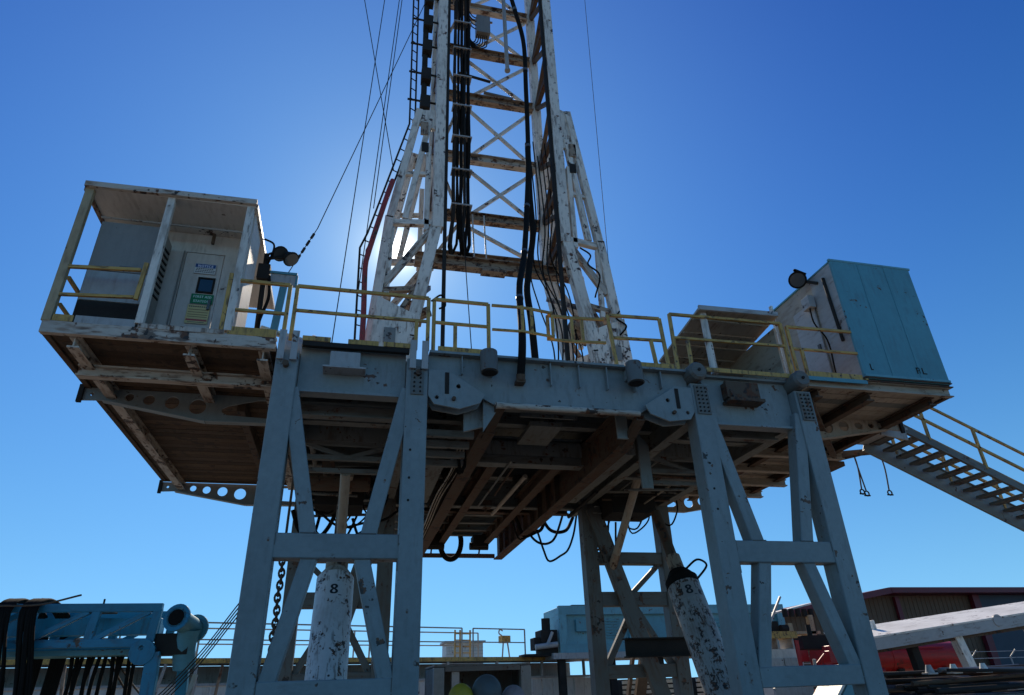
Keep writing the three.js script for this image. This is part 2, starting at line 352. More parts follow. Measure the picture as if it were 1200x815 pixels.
// ---------------------------------------------------------------- drill floor
{
  const f = thing('drill_floor', 'blue grey steel drill floor spanning the four towers with rusty underside', 'drill floor');
  // deck plates, seen from below
  for (let i = 0; i < 8; i++) for (let k = 0; k < 5; k++) {
    const x0 = -1.42 + k * 1.97, d0 = 10.32 + i * 0.96;
    part('deck_plate', box(x0 + 0.004, x0 + 1.966, 6.66, 6.70, d0 + 0.004, d0 + 0.956), M.under, f);
  }
  // front girders
  const girder = (xa, xb, d, ya, yb, m, n) => {
    const g = part('girder', [box(xa, xb, ya, ya + 0.045, d - 0.1, d + 0.14), box(xa, xb, ya + 0.045, yb - 0.045, d, d + 0.03), box(xa, xb, yb - 0.045, yb, d - 0.1, d + 0.14)], m, f);
    for (let i = 1; i < n; i++) { const x = xa + (xb - xa) * i / n; part('stiffener', box(x - 0.01, x + 0.01, ya + 0.047, yb - 0.047, d - 0.085, d - 0.001), m, g); }
  };
  girder(-1.04, 0.68, 10.2, 5.93, 6.78, M.blue, 1); girder(6.24, 8.05, 10.2, 5.78, 6.78, M.blue, 1);
  // middle girder with sloping ends
  const mg = part('girder', [plate([[1.06, 6.74], [1.06, 6.38], [1.35, 6.36], [2.2, 5.9], [4.85, 5.9], [5.6, 6.36], [5.87, 6.38], [5.87, 6.74]], 10.12, 0.03), box(1.06, 5.87, 6.742, 6.785, 9.98, 10.34)], M.blue, f);
  for (let i = 1; i < 9; i++) { const x = 1.1 + 4.75 * i / 9; part('stiffener', box(x - 0.01, x + 0.01, x < 2.2 || x > 4.9 ? 6.4 : 6.3, 6.738, 10.02, 10.113), M.blue, mg); }
  part('lip_pipe', [pipe(P(2.22, 5.87, 10.06), P(4.82, 5.87, 10.06), 0.055, 14), beam(P(2.2, 5.91, 10.14), P(4.85, 5.91, 10.14), 0.12, 0.03)], M.whiteRust, mg);
  // hook plates joining the towers and the middle span
  for (const [sx, o] of [[1, 1.06], [-1, 5.87]]) {
    const q = (x, y) => [o + sx * x, y];
    let out = [q(0, 6.42), q(0.32, 6.42), q(0.95, 6.02), q(0.86, 5.86), q(0.52, 5.74), q(0.1, 5.8), q(0, 5.95)];
    if (sx < 0) out = out.reverse();
    const h = part('hook_plate', [plate(out, 9.99, 0.03, [[o + sx * 0.42, 5.9, 0.035], [o + sx * 0.5, 6.14, 0.04], [o + sx * 0.14, 5.92, 0.035]]), plate(out, 10.24, 0.03)], M.blue, f);
    part('slot', box(Math.min(o + sx * 0.27, o + sx * 0.34), Math.max(o + sx * 0.27, o + sx * 0.34), 5.99, 6.38, 9.975, 10.0), M.dark, h);
    part('hook_pin', pipe(P(o + sx * 0.42, 5.9, 9.93), P(o + sx * 0.42, 5.9, 10.3), 0.034), M.rusty, h);
  }
  // long girders of the two side boxes
  for (const x of [-1.22, 0.86, 6.06, 8.22]) part('side_girder', ibeam(P(x, 6.28, 10.38), P(x, 6.28, 17.95), 0.24, 0.72), M.under, f);
  // cross members and trusses inside the side boxes
  for (const [xa, xb] of [[-1.08, 0.72], [6.2, 8.08]]) {
    const xm = (xa + xb) / 2;
    part('cross_beam', ibeam(P(xa, 5.93, 10.9), P(xb, 5.93, 10.9), 0.2, 0.24), M.under, f);
    part('cross_beam', ibeam(P(xa, 6.36, 11.9), P(xb, 6.36, 11.9), 0.22, 0.56), M.under, f);
    part('box_panel', box(xa, xb, 6.0, 6.62, 12.62, 12.66), M.under, f);
    const tr = part('truss', [beam(P(xa, 5.98, 12.7), P(xb, 5.98, 12.7), 0.1, 0.1), beam(P(xa, 5.68, 12.7), P(xb, 5.68, 12.7), 0.1, 0.1), beam(P(xa, 5.5, 12.95), P(xb, 5.5, 12.95), 0.1, 0.09)], M.under, f);
    part('truss_brace', beam(P(xa + 0.1, 5.95, 12.7), P(xm, 5.69, 12.7), 0.07, 0.08), M.under, tr); part('truss_brace', beam(P(xb - 0.1, 5.95, 12.7), P(xm, 5.69, 12.7), 0.07, 0.08), M.under, tr);
    for (const d of [14.2, 15.4, 16.9, 17.8]) part('cross_beam', ibeam(P(xa, 6.2, d), P(xb, 6.2, d), 0.2, 0.5), M.under, f);
    part('machinery_box', box(xa + 0.2, xb - 0.5, 5.5, 6.1, 15.6, 16.6), M.dark, f);
    if (xa < 0) part('pump', [pipe(P(xa + 0.1, 5.75, 14.6), P(xb - 0.4, 5.75, 14.6), 0.2, 16), pipe(P(xm, 5.75, 14.6), P(xm, 6.2, 14.6), 0.08, 10)], M.rusty, f);
  }
  // middle bay
  for (const d of [11.2, 12.0, 14.6, 15.6]) part('cross_beam', ibeam(P(1.0, 6.45, d), P(5.95, 6.45, d), 0.2, 0.36), M.under, f);
  part('cross_beam', [ibeam(P(2.35, 6.1, 13.1), P(4.75, 6.1, 13.1), 0.3, 0.6), box(2.36, 4.74, 6.0, 6.3, 12.98, 13.0)], M.under, f);
  part('cross_beam', ibeam(P(1.0, 6.2, 16.9), P(5.95, 6.2, 16.9), 0.25, 0.7), M.under, f);
  part('cross_beam', ibeam(P(1.0, 6.25, 17.9), P(5.95, 6.25, 17.9), 0.25, 0.6), M.rusty, f);
  part('rotary_housing', [box(2.95, 4.1, 6.2, 6.58, 11.3, 11.35), box(3.2, 3.85, 6.1, 6.2, 11.5, 12.6), pipe(P(3.5, 6.2, 11.7), P(3.5, 6.6, 11.7), 0.05, 8)], M.under, f);
  part('box_girder', box(5.05, 5.55, 5.78, 6.6, 12.0, 15.9), M.under, f);
  part('box_girder', box(1.25, 1.75, 5.7, 6.6, 13.0, 16.0), M.under, f);
  part('leg_bracket', plate([[5.62, 5.1], [5.85, 5.1], [5.85, 6.0], [5.62, 6.3]], 12.0, 0.05), M.blue, f);
  for (let i = 0; i < 4; i++) part('channel', sweep(csh(0.1, 0.12), P(1.12, 5.62 - i * 0.02, 10.9 + i * 0.5), P(1.98, 5.62 - i * 0.02, 10.9 + i * 0.5)), M.under, f);
  part('arm_bracket', plate([[1.72, 5.5], [2.1, 5.62], [2.1, 6.25], [1.72, 6.1]], 10.4, 0.05), M.blue, f);
  part('arm_bracket', plate([[2.02, 5.45], [2.3, 5.9], [2.3, 6.2], [2.02, 6.2]], 10.2, 0.05), M.blue, f);
  part('arm_bracket', plate([[4.6, 5.6], [4.8, 5.6], [4.8, 6.3], [4.6, 6.3]], 10.6, 0.05), M.blue, f);
  // kerb edging under the rails
  const toe = (xa, xb, y, m) => part('toe_board', box(xa, xb, y, y + 0.085, 9.985, 10.005), m, f);
  toe(-1.03, -0.58, 6.79, M.yellow); toe(-0.3, 0.2, 6.785, M.yellow); toe(0.28, 0.75, 6.79, M.yellow); toe(1.2, 2.0, 6.79, M.yellow); toe(4.75, 5.6, 6.79, M.yellow); toe(6.28, 8.1, 6.79, M.yellow);
  part('edge_strip', box(-1.02, 0.72, 6.70, 6.785, 9.99, 10.08), M.dark, f);
  part('vent_box', [box(-0.56, -0.08, 6.35, 6.62, 9.97, 10.19), box(-0.66, 0.02, 6.3, 6.33, 9.9, 10.19)], M.tin, f);
  part('light_box', [box(6.62, 7.3, 6.3, 6.62, 10.0, 10.19), box(6.6, 7.32, 6.2, 6.26, 9.9, 10.19), beam(P(6.72, 6.24, 9.95), P(6.68, 6.66, 10.1), 0.06, 0.05)], M.rusty, f);
  // pipes, conduits and boxes slung under the deck
  for (let i = 0; i < 16; i++) { const x = [-0.9, -0.5, -0.1, 0.3, 0.55, 1.35, 1.6, 1.9, 3.1, 3.4, 3.75, 5.7, 6.5, 6.9, 7.3, 7.8][i], y = 6.0 - (i % 3) * 0.11, d0 = 11.2 + (i % 4) * 0.7; part('service_pipe', pipe(P(x, y, d0 + 1.5), P(x + rr(-0.12, 0.12), y - rr(0, 0.06), 17.6 - (i % 5) * 0.4), rr(0.022, 0.055), 8), [M.under, M.rusty, M.beige, M.dark][i % 4], f); }
  for (let i = 0; i < 12; i++) { const d = 13.4 + i * 0.37, xa = i % 2 ? -1.1 : 6.15, y = 5.82 - (i % 3) * 0.08; part('service_pipe', pipe(P(xa, y, d), P(xa + rr(1.1, 1.9), y + rr(-0.05, 0.05), d + rr(-0.2, 0.2)), rr(0.018, 0.04), 8), [M.rusty, M.dark, M.under][i % 3], f); }
  for (let i = 0; i < 9; i++) { const x = [-0.7, 0.2, 0.5, 1.4, 3.3, 3.7, 6.6, 7.2, 7.6][i], d = 13.6 + (i * 1.7) % 3.6, y = 5.72 + (i % 3) * 0.12; part('valve_block', [box(x, x + rr(0.14, 0.3), y, y + rr(0.14, 0.24), d, d + 0.25), pipe(P(x + 0.08, y - 0.1, d + 0.12), P(x + 0.08, y + 0.02, d + 0.12), 0.035, 8)], i % 2 ? M.dark : M.rusty, f); }
  for (let i = 0; i < 10; i++) { const x = i < 5 ? -0.95 + i * 0.36 : 6.3 + (i - 5) * 0.38, d = 16.2 + (i % 3) * 0.5; part('hydraulic_line', hose([P(x, 6.0, d), P(x + 0.15, 5.55 - (i % 3) * 0.1, d + 0.1), P(x + 0.4, 5.45 - (i % 2) * 0.12, d), P(x + 0.62, 5.7, d - 0.1), P(x + 0.7, 6.05, d)], 0.022, 6, 22), M.black, f); }
  // rear bay behind the last cross beam
  for (let i = 0; i < 4; i++) part('deck_plate', box(1.12, 4.45, 6.3, 6.34, 18.06 + i * 0.88, 18.93 + i * 0.88), M.under, f);
  for (const d of [18.7, 19.7, 20.7, 21.5]) part('cross_beam', ibeam(P(1.15, 6.18, d), P(4.42, 6.18, d), 0.16, 0.22), M.under, f);
  // two pairs of trolley beams under the opening
  const arm = (x, y0, y1, d0, d1, h, w) => {
    const m = part('trolley_beam', ibeam(P(x, y0, d0), P(x, y1, d1), w, h), M.rusty, f);
    for (let d = d0 + 4.2; d < d1 - 0.3; d += 0.8) { const y = y0 + (y1 - y0) * (d - d0) / (d1 - d0); part('stiffener', box(x - w / 2 + 0.01, x + w / 2 - 0.01, y - h / 2 + 0.03, y + h / 2 - 0.03, d, d + 0.02), M.rusty, m); }
  };
  arm(2.2, 5.93, 5.85, 10.75, 22.4, 0.62, 0.28); arm(4.87, 5.92, 5.86, 10.9, 22.4, 0.74, 0.28);
  arm(2.83, 6.0, 5.95, 13.3, 22.0, 0.32, 0.22); arm(4.26, 6.0, 5.95, 13.3, 22.0, 0.32, 0.22);
  for (const [x, y] of [[2.2, 5.67], [4.87, 5.6]]) part('beam_neck', sweep(csh(0.16, 0.12), P(x, y - 0.05, 11.0), P(x + (x > 3 ? -0.02 : 0.1), y + 0.22, 10.1)), M.rusty, f);
  part('end_bar', [beam(P(2.3, 5.6, 22.35), P(4.75, 5.6, 22.35), 0.1, 0.13), beam(P(2.6, 5.6, 22.3), P(2.6, 5.82, 22.1), 0.05), beam(P(4.2, 5.6, 22.3), P(4.2, 5.82, 22.1), 0.05)], M.rusty, f);
  part('end_bar', beam(P(2.3, 6.14, 20.9), P(4.75, 6.14, 20.9), 0.09, 0.12), M.rusty, f);
  for (const x of [2.62, 4.05]) part('roller_cart', [box(x - 0.22, x + 0.22, 5.7, 6.05, 21.2, 21.7), pipe(P(x - 0.3, 5.74, 21.45), P(x + 0.3, 5.74, 21.45), 0.12, 12)], M.dark, f);
  // rollers hung on the front of the middle girder
  for (const x of [2.06, 4.72]) {
    const d = part('fairlead_drum', [pipe(P(x, 6.36, 9.82), P(x, 6.76, 9.86), 0.15, 18, 0.15)], M.blueRust, f);
    part('drum_end', pipe(P(x, 6.345, 9.82), P(x, 6.362, 9.82), 0.128, 18), M.dark, d);
    part('drum_bracket', box(x - 0.1, x + 0.1, 6.5, 6.7, 9.95, 10.1), M.blue, d);
  }
}
// struts that run from the floor down to the rear towers
for (const [x, l] of [[6.6, 'slanting pipe strut reaching down to the far right tower'], [-0.2, 'slanting pipe strut behind the bar of the left front tower']]) {
  const s = thing('pipe_strut', l, 'strut');
  const a = x > 0 ? P(x, 6.1, 14.2) : P(x, 5.47, 12.95), b = x > 0 ? P(x, 4.3, 16.5) : P(x, 3.9, 15.2);
  part('tube', pipe(a, b.clone().lerp(a, 0.16), 0.1, 14), M.beige, s); part('end_sleeve', pipe(b.clone().lerp(a, 0.16), b, 0.11, 14), M.mastRust, s);
}
// hydraulic cylinders
for (const [x, l] of [[-0.23, 'chipped white hydraulic cylinder marked 8 inside the left front tower'], [7.22, 'rust spotted white hydraulic cylinder marked 8 with black oily top, tilted beside far tower']]) {
  const c = thing('hydraulic_cylinder', l, 'cylinder', 'raising cylinders');
  const a = P(x, 0.35, 12.45), b = P(x, 3.62, 14.05), u = b.clone().sub(a).normalize(), q = (s) => a.clone().addScaledVector(u, s), L = a.distanceTo(b);
  part('barrel', pipe(a, b, 0.36, 28), x > 0 ? M.cylinderWorn : M.cylinder, c);
  if (x > 0) part('oily_cap', pipe(q(L - 0.16), q(L + 0.01), 0.366, 28), M.black, c);
  part('collar', [pipe(q(L), q(L + 0.16), 0.362, 28, 0.26), pipe(q(L + 0.16), q(L + 0.22), 0.22, 20)], x > 0 ? M.black : M.whiteRust, c);
  part('stage', pipe(q(L + 0.2), q(L + 0.62), x > 0 ? 0.17 : 0.22, 20), M.mastRust, c);
  part('rod', pipe(q(L + 0.62), q(L + (x > 0 ? 1.9 : 2.9)), 0.12, 18), x > 0 ? M.rusty : M.mastRust, c);
  part('clevis', box(x - 0.3, x + 0.3, 0.1, 0.5, 12.2, 12.6), M.blueRust, c);
  // stencilled figure, painted on the front of the barrel
  const s = document.createElement('canvas'); s.width = 128; s.height = 160; const k = s.getContext('2d');
  k.fillStyle = x > 0 ? '#9c9a96' : '#cfd0d0'; k.fillRect(0, 0, 128, 160); k.fillStyle = '#26262a'; k.font = 'bold 132px sans-serif'; k.textAlign = 'center'; k.textBaseline = 'middle'; k.fillText('8', 60, 84); k.fillRect(96, 136, 26, 7);
  const tx = new THREE.CanvasTexture(s); tx.colorSpace = THREE.SRGBColorSpace;
  const n = new THREE.Vector3(x > 0 ? -0.28 : 0.02, 0, 1).normalize();
  const g = new THREE.CylinderGeometry(0.364, 0.364, 0.34, 8, 1, true, -0.42, 0.84).toNonIndexed();
  g.rotateY(Math.atan2(n.x, n.z));
  g.applyQuaternion(new THREE.Quaternion().setFromUnitVectors(new THREE.Vector3(0, 1, 0), u));
  const m = q(L - 0.42); g.translate(m.x, m.y, m.z);
  part('stencil', g, new THREE.MeshStandardMaterial({ map: tx, roughness: 0.5 }), c);
  if (x > 0) part('oil_hose', hose([q(L + 0.3).add(P(0.2, 0, 0)), q(L + 0.45).add(P(0.6, 0.1, 0)), q(L + 0.3).add(P(0.75, 0.12, 0)), q(L + 0.05).add(P(0.4, 0, 0)), q(L - 0.05).add(P(0.3, 0, 0))], 0.025), M.black, c);
}

// ---------------------------------------------------------------- wings
function wing(side) {
  const L = side < 0, x0 = L ? -4.82 : 8.45, x1 = L ? -1.43 : 11.86, o = L ? 0 : 0.06;
  const w = thing('wing_platform', L ? 'timber decked wing platform cantilevered left under the white cabin' : 'tan wing platform cantilevered right under the teal hut', 'platform', 'side wings');
  const paintM = L ? M.whiteRust : M.beige, xo = L ? x0 : x1;
  part('front_channel', sweep(csh(0.1, 0.2), P(L ? x0 : x1, 6.70 + o, 10.06), P(L ? x1 : x0, 6.70 + o, 10.06)), paintM, w);
  part('edge_channel', beam(P(xo + (L ? 0.05 : -0.05), 6.70 + o, 10.12), P(xo + (L ? 0.05 : -0.05), 6.70 + o, 18.1), 0.1, 0.19), M.rusty, w);
  part('rear_channel', beam(P(x0 + 0.1, 6.70 + o, 18.05), P(x1, 6.70 + o, 18.05), 0.1, 0.19), M.rusty, w);
  const n = 33; for (let i = 0; i < n; i++) {
    const d0 = 10.13 + i * 0.2385, xa = x0 + 0.105 + (L ? 0 : 0), sag = rr(-0.006, 0.006);
    part('plank', box(xa, x1 - 0.11, 6.64 + o + sag, 6.69 + o + sag, d0 + 0.005, d0 + 0.2335 - rr(0, 0.008)), L ? M.wood[i * 7 % 4] : (i % 5 === 2 ? M.under : M.beige), w);
  }
  const beams = L ? [-4.36, -2.72, -1.62] : [8.72, 9.9, 11.4];
  for (const x of beams) part('joist', ibeam(P(x, 6.53 + o, 10.14), P(x, 6.53 + o, !L ? 18.0 : x === beams[0] ? 18.3 : x === beams[1] ? 12.1 : 17.9), 0.17, 0.19), L ? M.whiteRust : M.rusty, w);
  if (L) part('cross_beam', ibeam(P(x0 + 0.3, 6.4 + o, 10.95), P(x1 - 0.02, 6.4 + o, 10.95), 0.16, 0.2), paintM, w);
  if (!L) for (const d of [13.4, 14.6, 15.8, 17.0]) part('cross_beam', ibeam(P(x0 + 0.1, 6.42 + o, d), P(x1 - 0.15, 6.42 + o, d), 0.16, 0.19), M.beige, w);
  if (!L) part('diagonal', beam(P(8.6, 6.38 + o, 10.3), P(11.3, 6.38 + o, 13.2), 0.14, 0.12), M.rusty, w);
  // perforated brackets
  for (const d of L ? [12.15, 18.2] : [11.6, 18.2]) {
    const f = L ? (x => x) : (x => 2 * CX - x + 0.02);
    let out = [[-4.86, 6.62], [-4.86, 6.38], [-4.5, 6.4], [-2.75, 6.1], [-1.45, 6.12], [-1.45, 6.62]].map(([x, y]) => [f(x), y - 0.0 + o * 2]);
    let slot = [[-2.5, 6.29], [-2.4, 6.23], [-1.5, 6.2], [-1.5, 6.58], [-1.9, 6.56], [-2.4, 6.42], [-2.5, 6.36]].map(([x, y]) => [f(x), y + o * 2]);
    if (!L) { out.reverse(); slot.reverse(); }
    const holes = [[-4.69, 6.5, 0.035], [-4.39, 6.5, 0.055], [-4.08, 6.48, 0.08], [-3.75, 6.45, 0.1], [-3.36, 6.42, 0.125], [-2.92, 6.37, 0.15]].map(([x, y, r]) => [f(x), y + o * 2, r]);
    const b = part('bracket', plate(out, d, 0.03, [...holes, slot]), L ? M.blue : M.beige, w);
    part('bracket_flange', sweep(rect(0.16, 0.022), P(f(-2.75), 6.087 + o * 2, d + 0.015), P(f(-4.5), 6.387 + o * 2, d + 0.015)), L ? M.blue : M.beige, b);
    part('bracket_flange', sweep(rect(0.16, 0.022), P(f(-2.74), 6.088 + o * 2, d + 0.015), P(f(-1.45), 6.108 + o * 2, d + 0.015)), L ? M.blue : M.beige, b);
    part('end_lug', box(Math.min(f(-4.9), f(-4.82)), Math.max(f(-4.9), f(-4.82)), 6.32 + o * 2, 6.66 + o * 2, d - 0.06, d - 0.012), M.dark, b);
  }
  if (L) part('edge_beam', beam(P(-2.2, 6.5, 12.3), P(-2.2, 6.5, 17.9), 0.14, 0.24), M.rusty, w);
  if (L) {
    part('toe_board', box(-4.7, -4.42, 6.805, 6.92, 10.01, 10.03), M.yellow, w);
    part('toe_board', box(-4.4, -3.55, 6.805, 6.93, 10.02, 10.04), M.tin, w);
    part('toe_board', box(-2.2, -1.45, 6.805, 6.95, 10.01, 10.03), M.yellow, w);
    part('sill_plate', box(-3.5, -2.24, 6.79, 6.87, 10.0, 10.1), M.whiteRust, w);
    part('deck_sheet', box(-4.72, -1.45, 6.72, 6.79, 10.13, 17.98), M.rusty, w);
  } else {
    part('toe_board', box(8.5, 9.75, 6.865, 6.99, 10.01, 10.03), M.yellow, w); part('edge_strip', box(8.46, 9.8, 6.78, 6.86, 9.975, 9.998), M.teal, w);
    part('deck_sheet', box(8.5, 11.74, 6.77, 6.84, 10.13, 17.98), M.rusty, w);
  }
}
wing(-1); wing(1);

// ---------------------------------------------------------------- cabin on the left wing
{
  const h = thing('rig_cabin', 'white steel cabin with open porch and signed door on the left wing', 'cabin');
  const R = 9.36;
  const rf = part('roof', [box(-4.84, -2.12, R + 0.02, R + 0.06, 10.0, 13.6)], M.wall, h);
  part('roof_rim', [beam(P(-4.85, R + 0.07, 9.97), P(-2.1, R + 0.1, 9.97), 0.08, 0.11)], M.whiteRust, rf);
  part('roof_rim', beam(P(-4.84, R + 0.03, 10.02), P(-4.84, R + 0.03, 13.6), 0.07, 0.1), M.mastRust, rf);
  part('roof_rim', beam(P(-2.12, R + 0.06, 10.02), P(-2.12, R + 0.06, 13.6), 0.07, 0.1), M.white, rf);
  part('porch_post', beam(P(-4.78, 6.8, 10.05), P(-4.78, R + 0.02, 10.05), 0.13, 0.1, P(0, 0, 1)), M.tanPost, h);
  part('porch_post', beam(P(-3.5, 6.87, 10.05), P(-3.5, R + 0.018, 10.05), 0.12, 0.1, P(0, 0, 1)), M.white, h);
  part('porch_post', beam(P(-2.2, 6.87, 10.05), P(-2.2, R + 0.02, 10.05), 0.12, 0.1, P(0, 0, 1)), M.white, h);
  part('conduit', pipe(P(-4.74, R - 0.12, 10.6), P(-2.25, R - 0.12, 10.6), 0.02, 8), M.tin, h);
  const wl = part('wall', [box(-4.7, -3.37, 6.8, R + 0.015, 11.0, 11.06), box(-2.7, -2.16, 6.8, R + 0.015, 11.0, 11.06), box(-3.37, -2.7, 8.96, R + 0.015, 11.0, 11.06)], M.wall, h);
  part('wall', box(-4.75, -4.69, 6.8, R + 0.014, 11.062, 13.5), M.wall, h);
  part('wall', box(-2.78, -2.72, 6.8, R + 0.014, 11.062, 13.5), M.wall, h);
  part('wall', box(-4.688, -2.782, 6.8, R + 0.013, 13.44, 13.5), M.wall, h);
  part('wing_panel', box(-2.17, -2.13, 6.8, R + 0.014, 10.2, 10.99), M.wall, h);
  part('door_hinge_bar', pipe(P(-3.39, 6.9, 10.97), P(-3.39, 8.95, 10.97), 0.015, 8), M.grey, wl);
  const dr = part('door', box(-3.355, -2.715, 6.82, 8.945, 11.0, 11.05), M.wall, h);
  part('handle', [box(-2.82, -2.77, 7.75, 7.95, 10.95, 10.998)], M.steel, dr);
  const fr = part('window', plate([[-3.06, 8.1], [-2.78, 8.1], [-2.78, 8.42], [-3.06, 8.42]], 10.975, 0.02, [[[-3.035, 8.125], [-2.805, 8.125], [-2.805, 8.395], [-3.035, 8.395]]]), M.dark, dr);
  part('pane', box(-3.036, -2.804, 8.124, 8.396, 10.985, 10.992), M.glass, fr);
  const signTex = (w, hh, draw) => { const c = document.createElement('canvas'); c.width = w; c.height = hh; draw(c.getContext('2d'), w, hh); const t = new THREE.CanvasTexture(c); t.colorSpace = THREE.SRGBColorSpace; return new THREE.MeshStandardMaterial({ map: t, roughness: 0.45 }); };
  const signGeo = (x0, x1, y0, y1, d) => { const g = new THREE.PlaneGeometry(x1 - x0, y1 - y0).toNonIndexed(); g.translate((x0 + x1) / 2, (y0 + y1) / 2, -d); return g; };
  const sign = (x0, x1, y0, y1, mat) => { const b = part('sign', box(x0, x1, y0, y1, 10.98, 10.995), M.tin, dr); part('sign_face', signGeo(x0 + 0.004, x1 - 0.004, y0 + 0.004, y1 - 0.004, 10.977), mat, b); };
  sign(-3.17, -2.8, 8.5, 8.72, signTex(256, 160, (k, w, h2) => {
    k.fillStyle = '#d8d8d4'; k.fillRect(0, 0, w, h2); k.fillStyle = '#1f4d8a'; k.fillRect(6, 6, w - 12, 58); k.fillStyle = '#eef'; k.font = 'bold 52px sans-serif'; k.textAlign = 'center'; k.textBaseline = 'middle'; k.fillText('NOTICE', w / 2, 37);
    k.fillStyle = '#222'; for (const [y, a, b] of [[76, 24, 230], [102, 20, 236], [128, 16, 240]]) for (let x = a; x < b; x += 26) k.fillRect(x, y, 19, 12);
  }));
  sign(-3.12, -2.74, 7.86, 8.07, signTex(256, 140, (k, w, h2) => {
    k.fillStyle = '#0f7a45'; k.fillRect(0, 0, w, h2); k.fillStyle = '#cfe8d8'; k.font = 'bold 46px sans-serif'; k.textAlign = 'center'; k.textBaseline = 'middle'; k.fillText('FIRST AID', w / 2, 38); k.fillText('STATION', w / 2, 102);
  }));
  sign(-3.14, -2.76, 7.46, 7.84, signTex(256, 256, (k, w, h2) => {
    k.fillStyle = '#d9c98a'; k.fillRect(0, 0, w, h2); k.fillStyle = '#4b463c'; for (let x = 14; x < 240; x += 24) k.fillRect(x, 14, 17, 16);
    k.fillStyle = '#8a6a35'; for (const y of [60, 96, 130, 160]) k.fillRect(16, y, 224, 9); k.fillStyle = '#b0524a'; k.fillRect(10, 196, 236, 26); k.fillStyle = '#555'; k.fillRect(30, 234, 190, 8);
  }));
  part('ceiling_lamp', [box(-2.95, -2.9, 9.1, 9.32, 10.85, 10.9)], M.rusty, h);
}
{
  const c = thing('electrical_cabinet', 'tall grey cabinet with louvred side on the cabin porch', 'cabinet');
  part('body', box(-4.6, -3.6, 6.86, 8.98, 10.36, 10.9), M.grey, c);
  part('door', box(-4.585, -3.615, 7.98, 8.95, 10.34, 10.358), M.grey, c);
  part('door', box(-4.585, -3.615, 7.4, 7.965, 10.34, 10.358), M.tin, c);
  part('door', box(-4.585, -3.615, 6.9, 7.385, 10.34, 10.358), M.dark, c);
  part('handle', box(-4.12, -3.9, 8.04, 8.08, 10.31, 10.34), M.steel, c);
  for (let i = 0; i < 9; i++) part('louvre', sweep(rect(0.02, 0.035), P(-3.592, 7.7 + i * 0.12, 10.44), P(-3.592, 7.78 + i * 0.12, 10.82)), M.dark, c);
}
// floodlights and pole beside the cabin
{
  const p = thing('light_pole', 'dark pole with cable boxes beside the right edge of the white cabin', 'pole');
  part('pole', pipe(P(-1.95, 6.8, 11.25), P(-2.02, 9.25, 11.25), 0.05, 10), M.dark, p);
  part('cable_box', box(-2.12, -1.9, 8.62, 8.95, 11.12, 11.3), M.dark, p);
  part('cable', hose([P(-2.08, 9.5, 11.1), P(-1.9, 9.4, 11.1), P(-1.93, 9.1, 11.15), P(-1.98, 8.95, 11.2)], 0.02), M.black, p);
  part('cable', hose([P(-1.9, 8.7, 11.15), P(-1.84, 8.2, 11.1), P(-1.95, 7.6, 11.15), P(-1.85, 6.9, 11.2)], 0.03), M.black, p);
  part('cross_arm', beam(P(-2.02, 9.12, 11.2), P(-1.6, 9.22, 11.2), 0.05), M.dark, p);
}
function flood(x, y, d, r, dir, label) {
  const f = thing('floodlight', label, 'floodlight', 'floodlights by the cabin');
  const c = P(x, y, d), u = dir.clone().normalize();
  part('housing', [pipe(c.clone(), c.clone().addScaledVector(u, -0.16), r, 18, r * 0.45), pipe(c.clone().addScaledVector(u, 0.03), c.clone(), r * 1.05, 18)], M.dark, f);
  part('lens', pipe(c.clone().addScaledVector(u, 0.042), c.clone().addScaledVector(u, 0.03), r * 0.9, 18), M.lens, f);
  part('yoke', beam(c.clone().addScaledVector(u, -0.1), c.clone().addScaledVector(u, -0.1).add(P(-0.16, -0.08, 0)), 0.035), M.dark, f);
}
flood(-1.78, 9.27, 11.2, 0.15, P(0.5, -0.75, -0.5), 'dark floodlight nearest the white cabin, tilted down');
flood(-1.56, 9.14, 11.15, 0.15, P(0.55, -0.8, -0.3), 'dark floodlight at the outer end of the cabin arm');
{
  const s = thing('control_stand', 'small teal stand with sloping dull panel behind the yellow rail', 'stand');
  part('panel', box(-1.88, -1.42, 8.55, 8.8, 11.2, 11.25), M.tin, s);
  part('panel_rim', [beam(P(-1.9, 8.82, 11.2), P(-1.4, 8.82, 11.2), 0.05), beam(P(-1.4, 8.53, 11.2), P(-1.4, 8.79, 11.2), 0.04)], M.teal, s);
  part('leg', beam(P(-1.62, 8.56, 11.22), P(-1.72, 6.8, 11.22), 0.13, 0.06, P(0, 0, 1)), M.teal, s);
}
{
  const r = thing('drum_roller', 'pale round drum end on the floor behind the left front rail', 'drum');
  part('drum', pipe(P(-1.5, 7.3, 11.6), P(-1.0, 7.25, 11.6), 0.34, 22), M.tin, r); part('flange', pipe(P(-1.0, 7.25, 11.6), P(-0.95, 7.25, 11.6), 0.44, 22), M.wall, r);
  part('cradle', [box(-1.5, -1.42, 6.8, 7.1, 11.4, 11.8), box(-1.08, -1.02, 6.8, 7.05, 11.4, 11.8)], M.mastRust, r);
  part('pipe_stub', pipe(P(-1.95, 7.75, 11.5), P(-1.0, 7.5, 11.5), 0.06, 12), M.white, r);
}

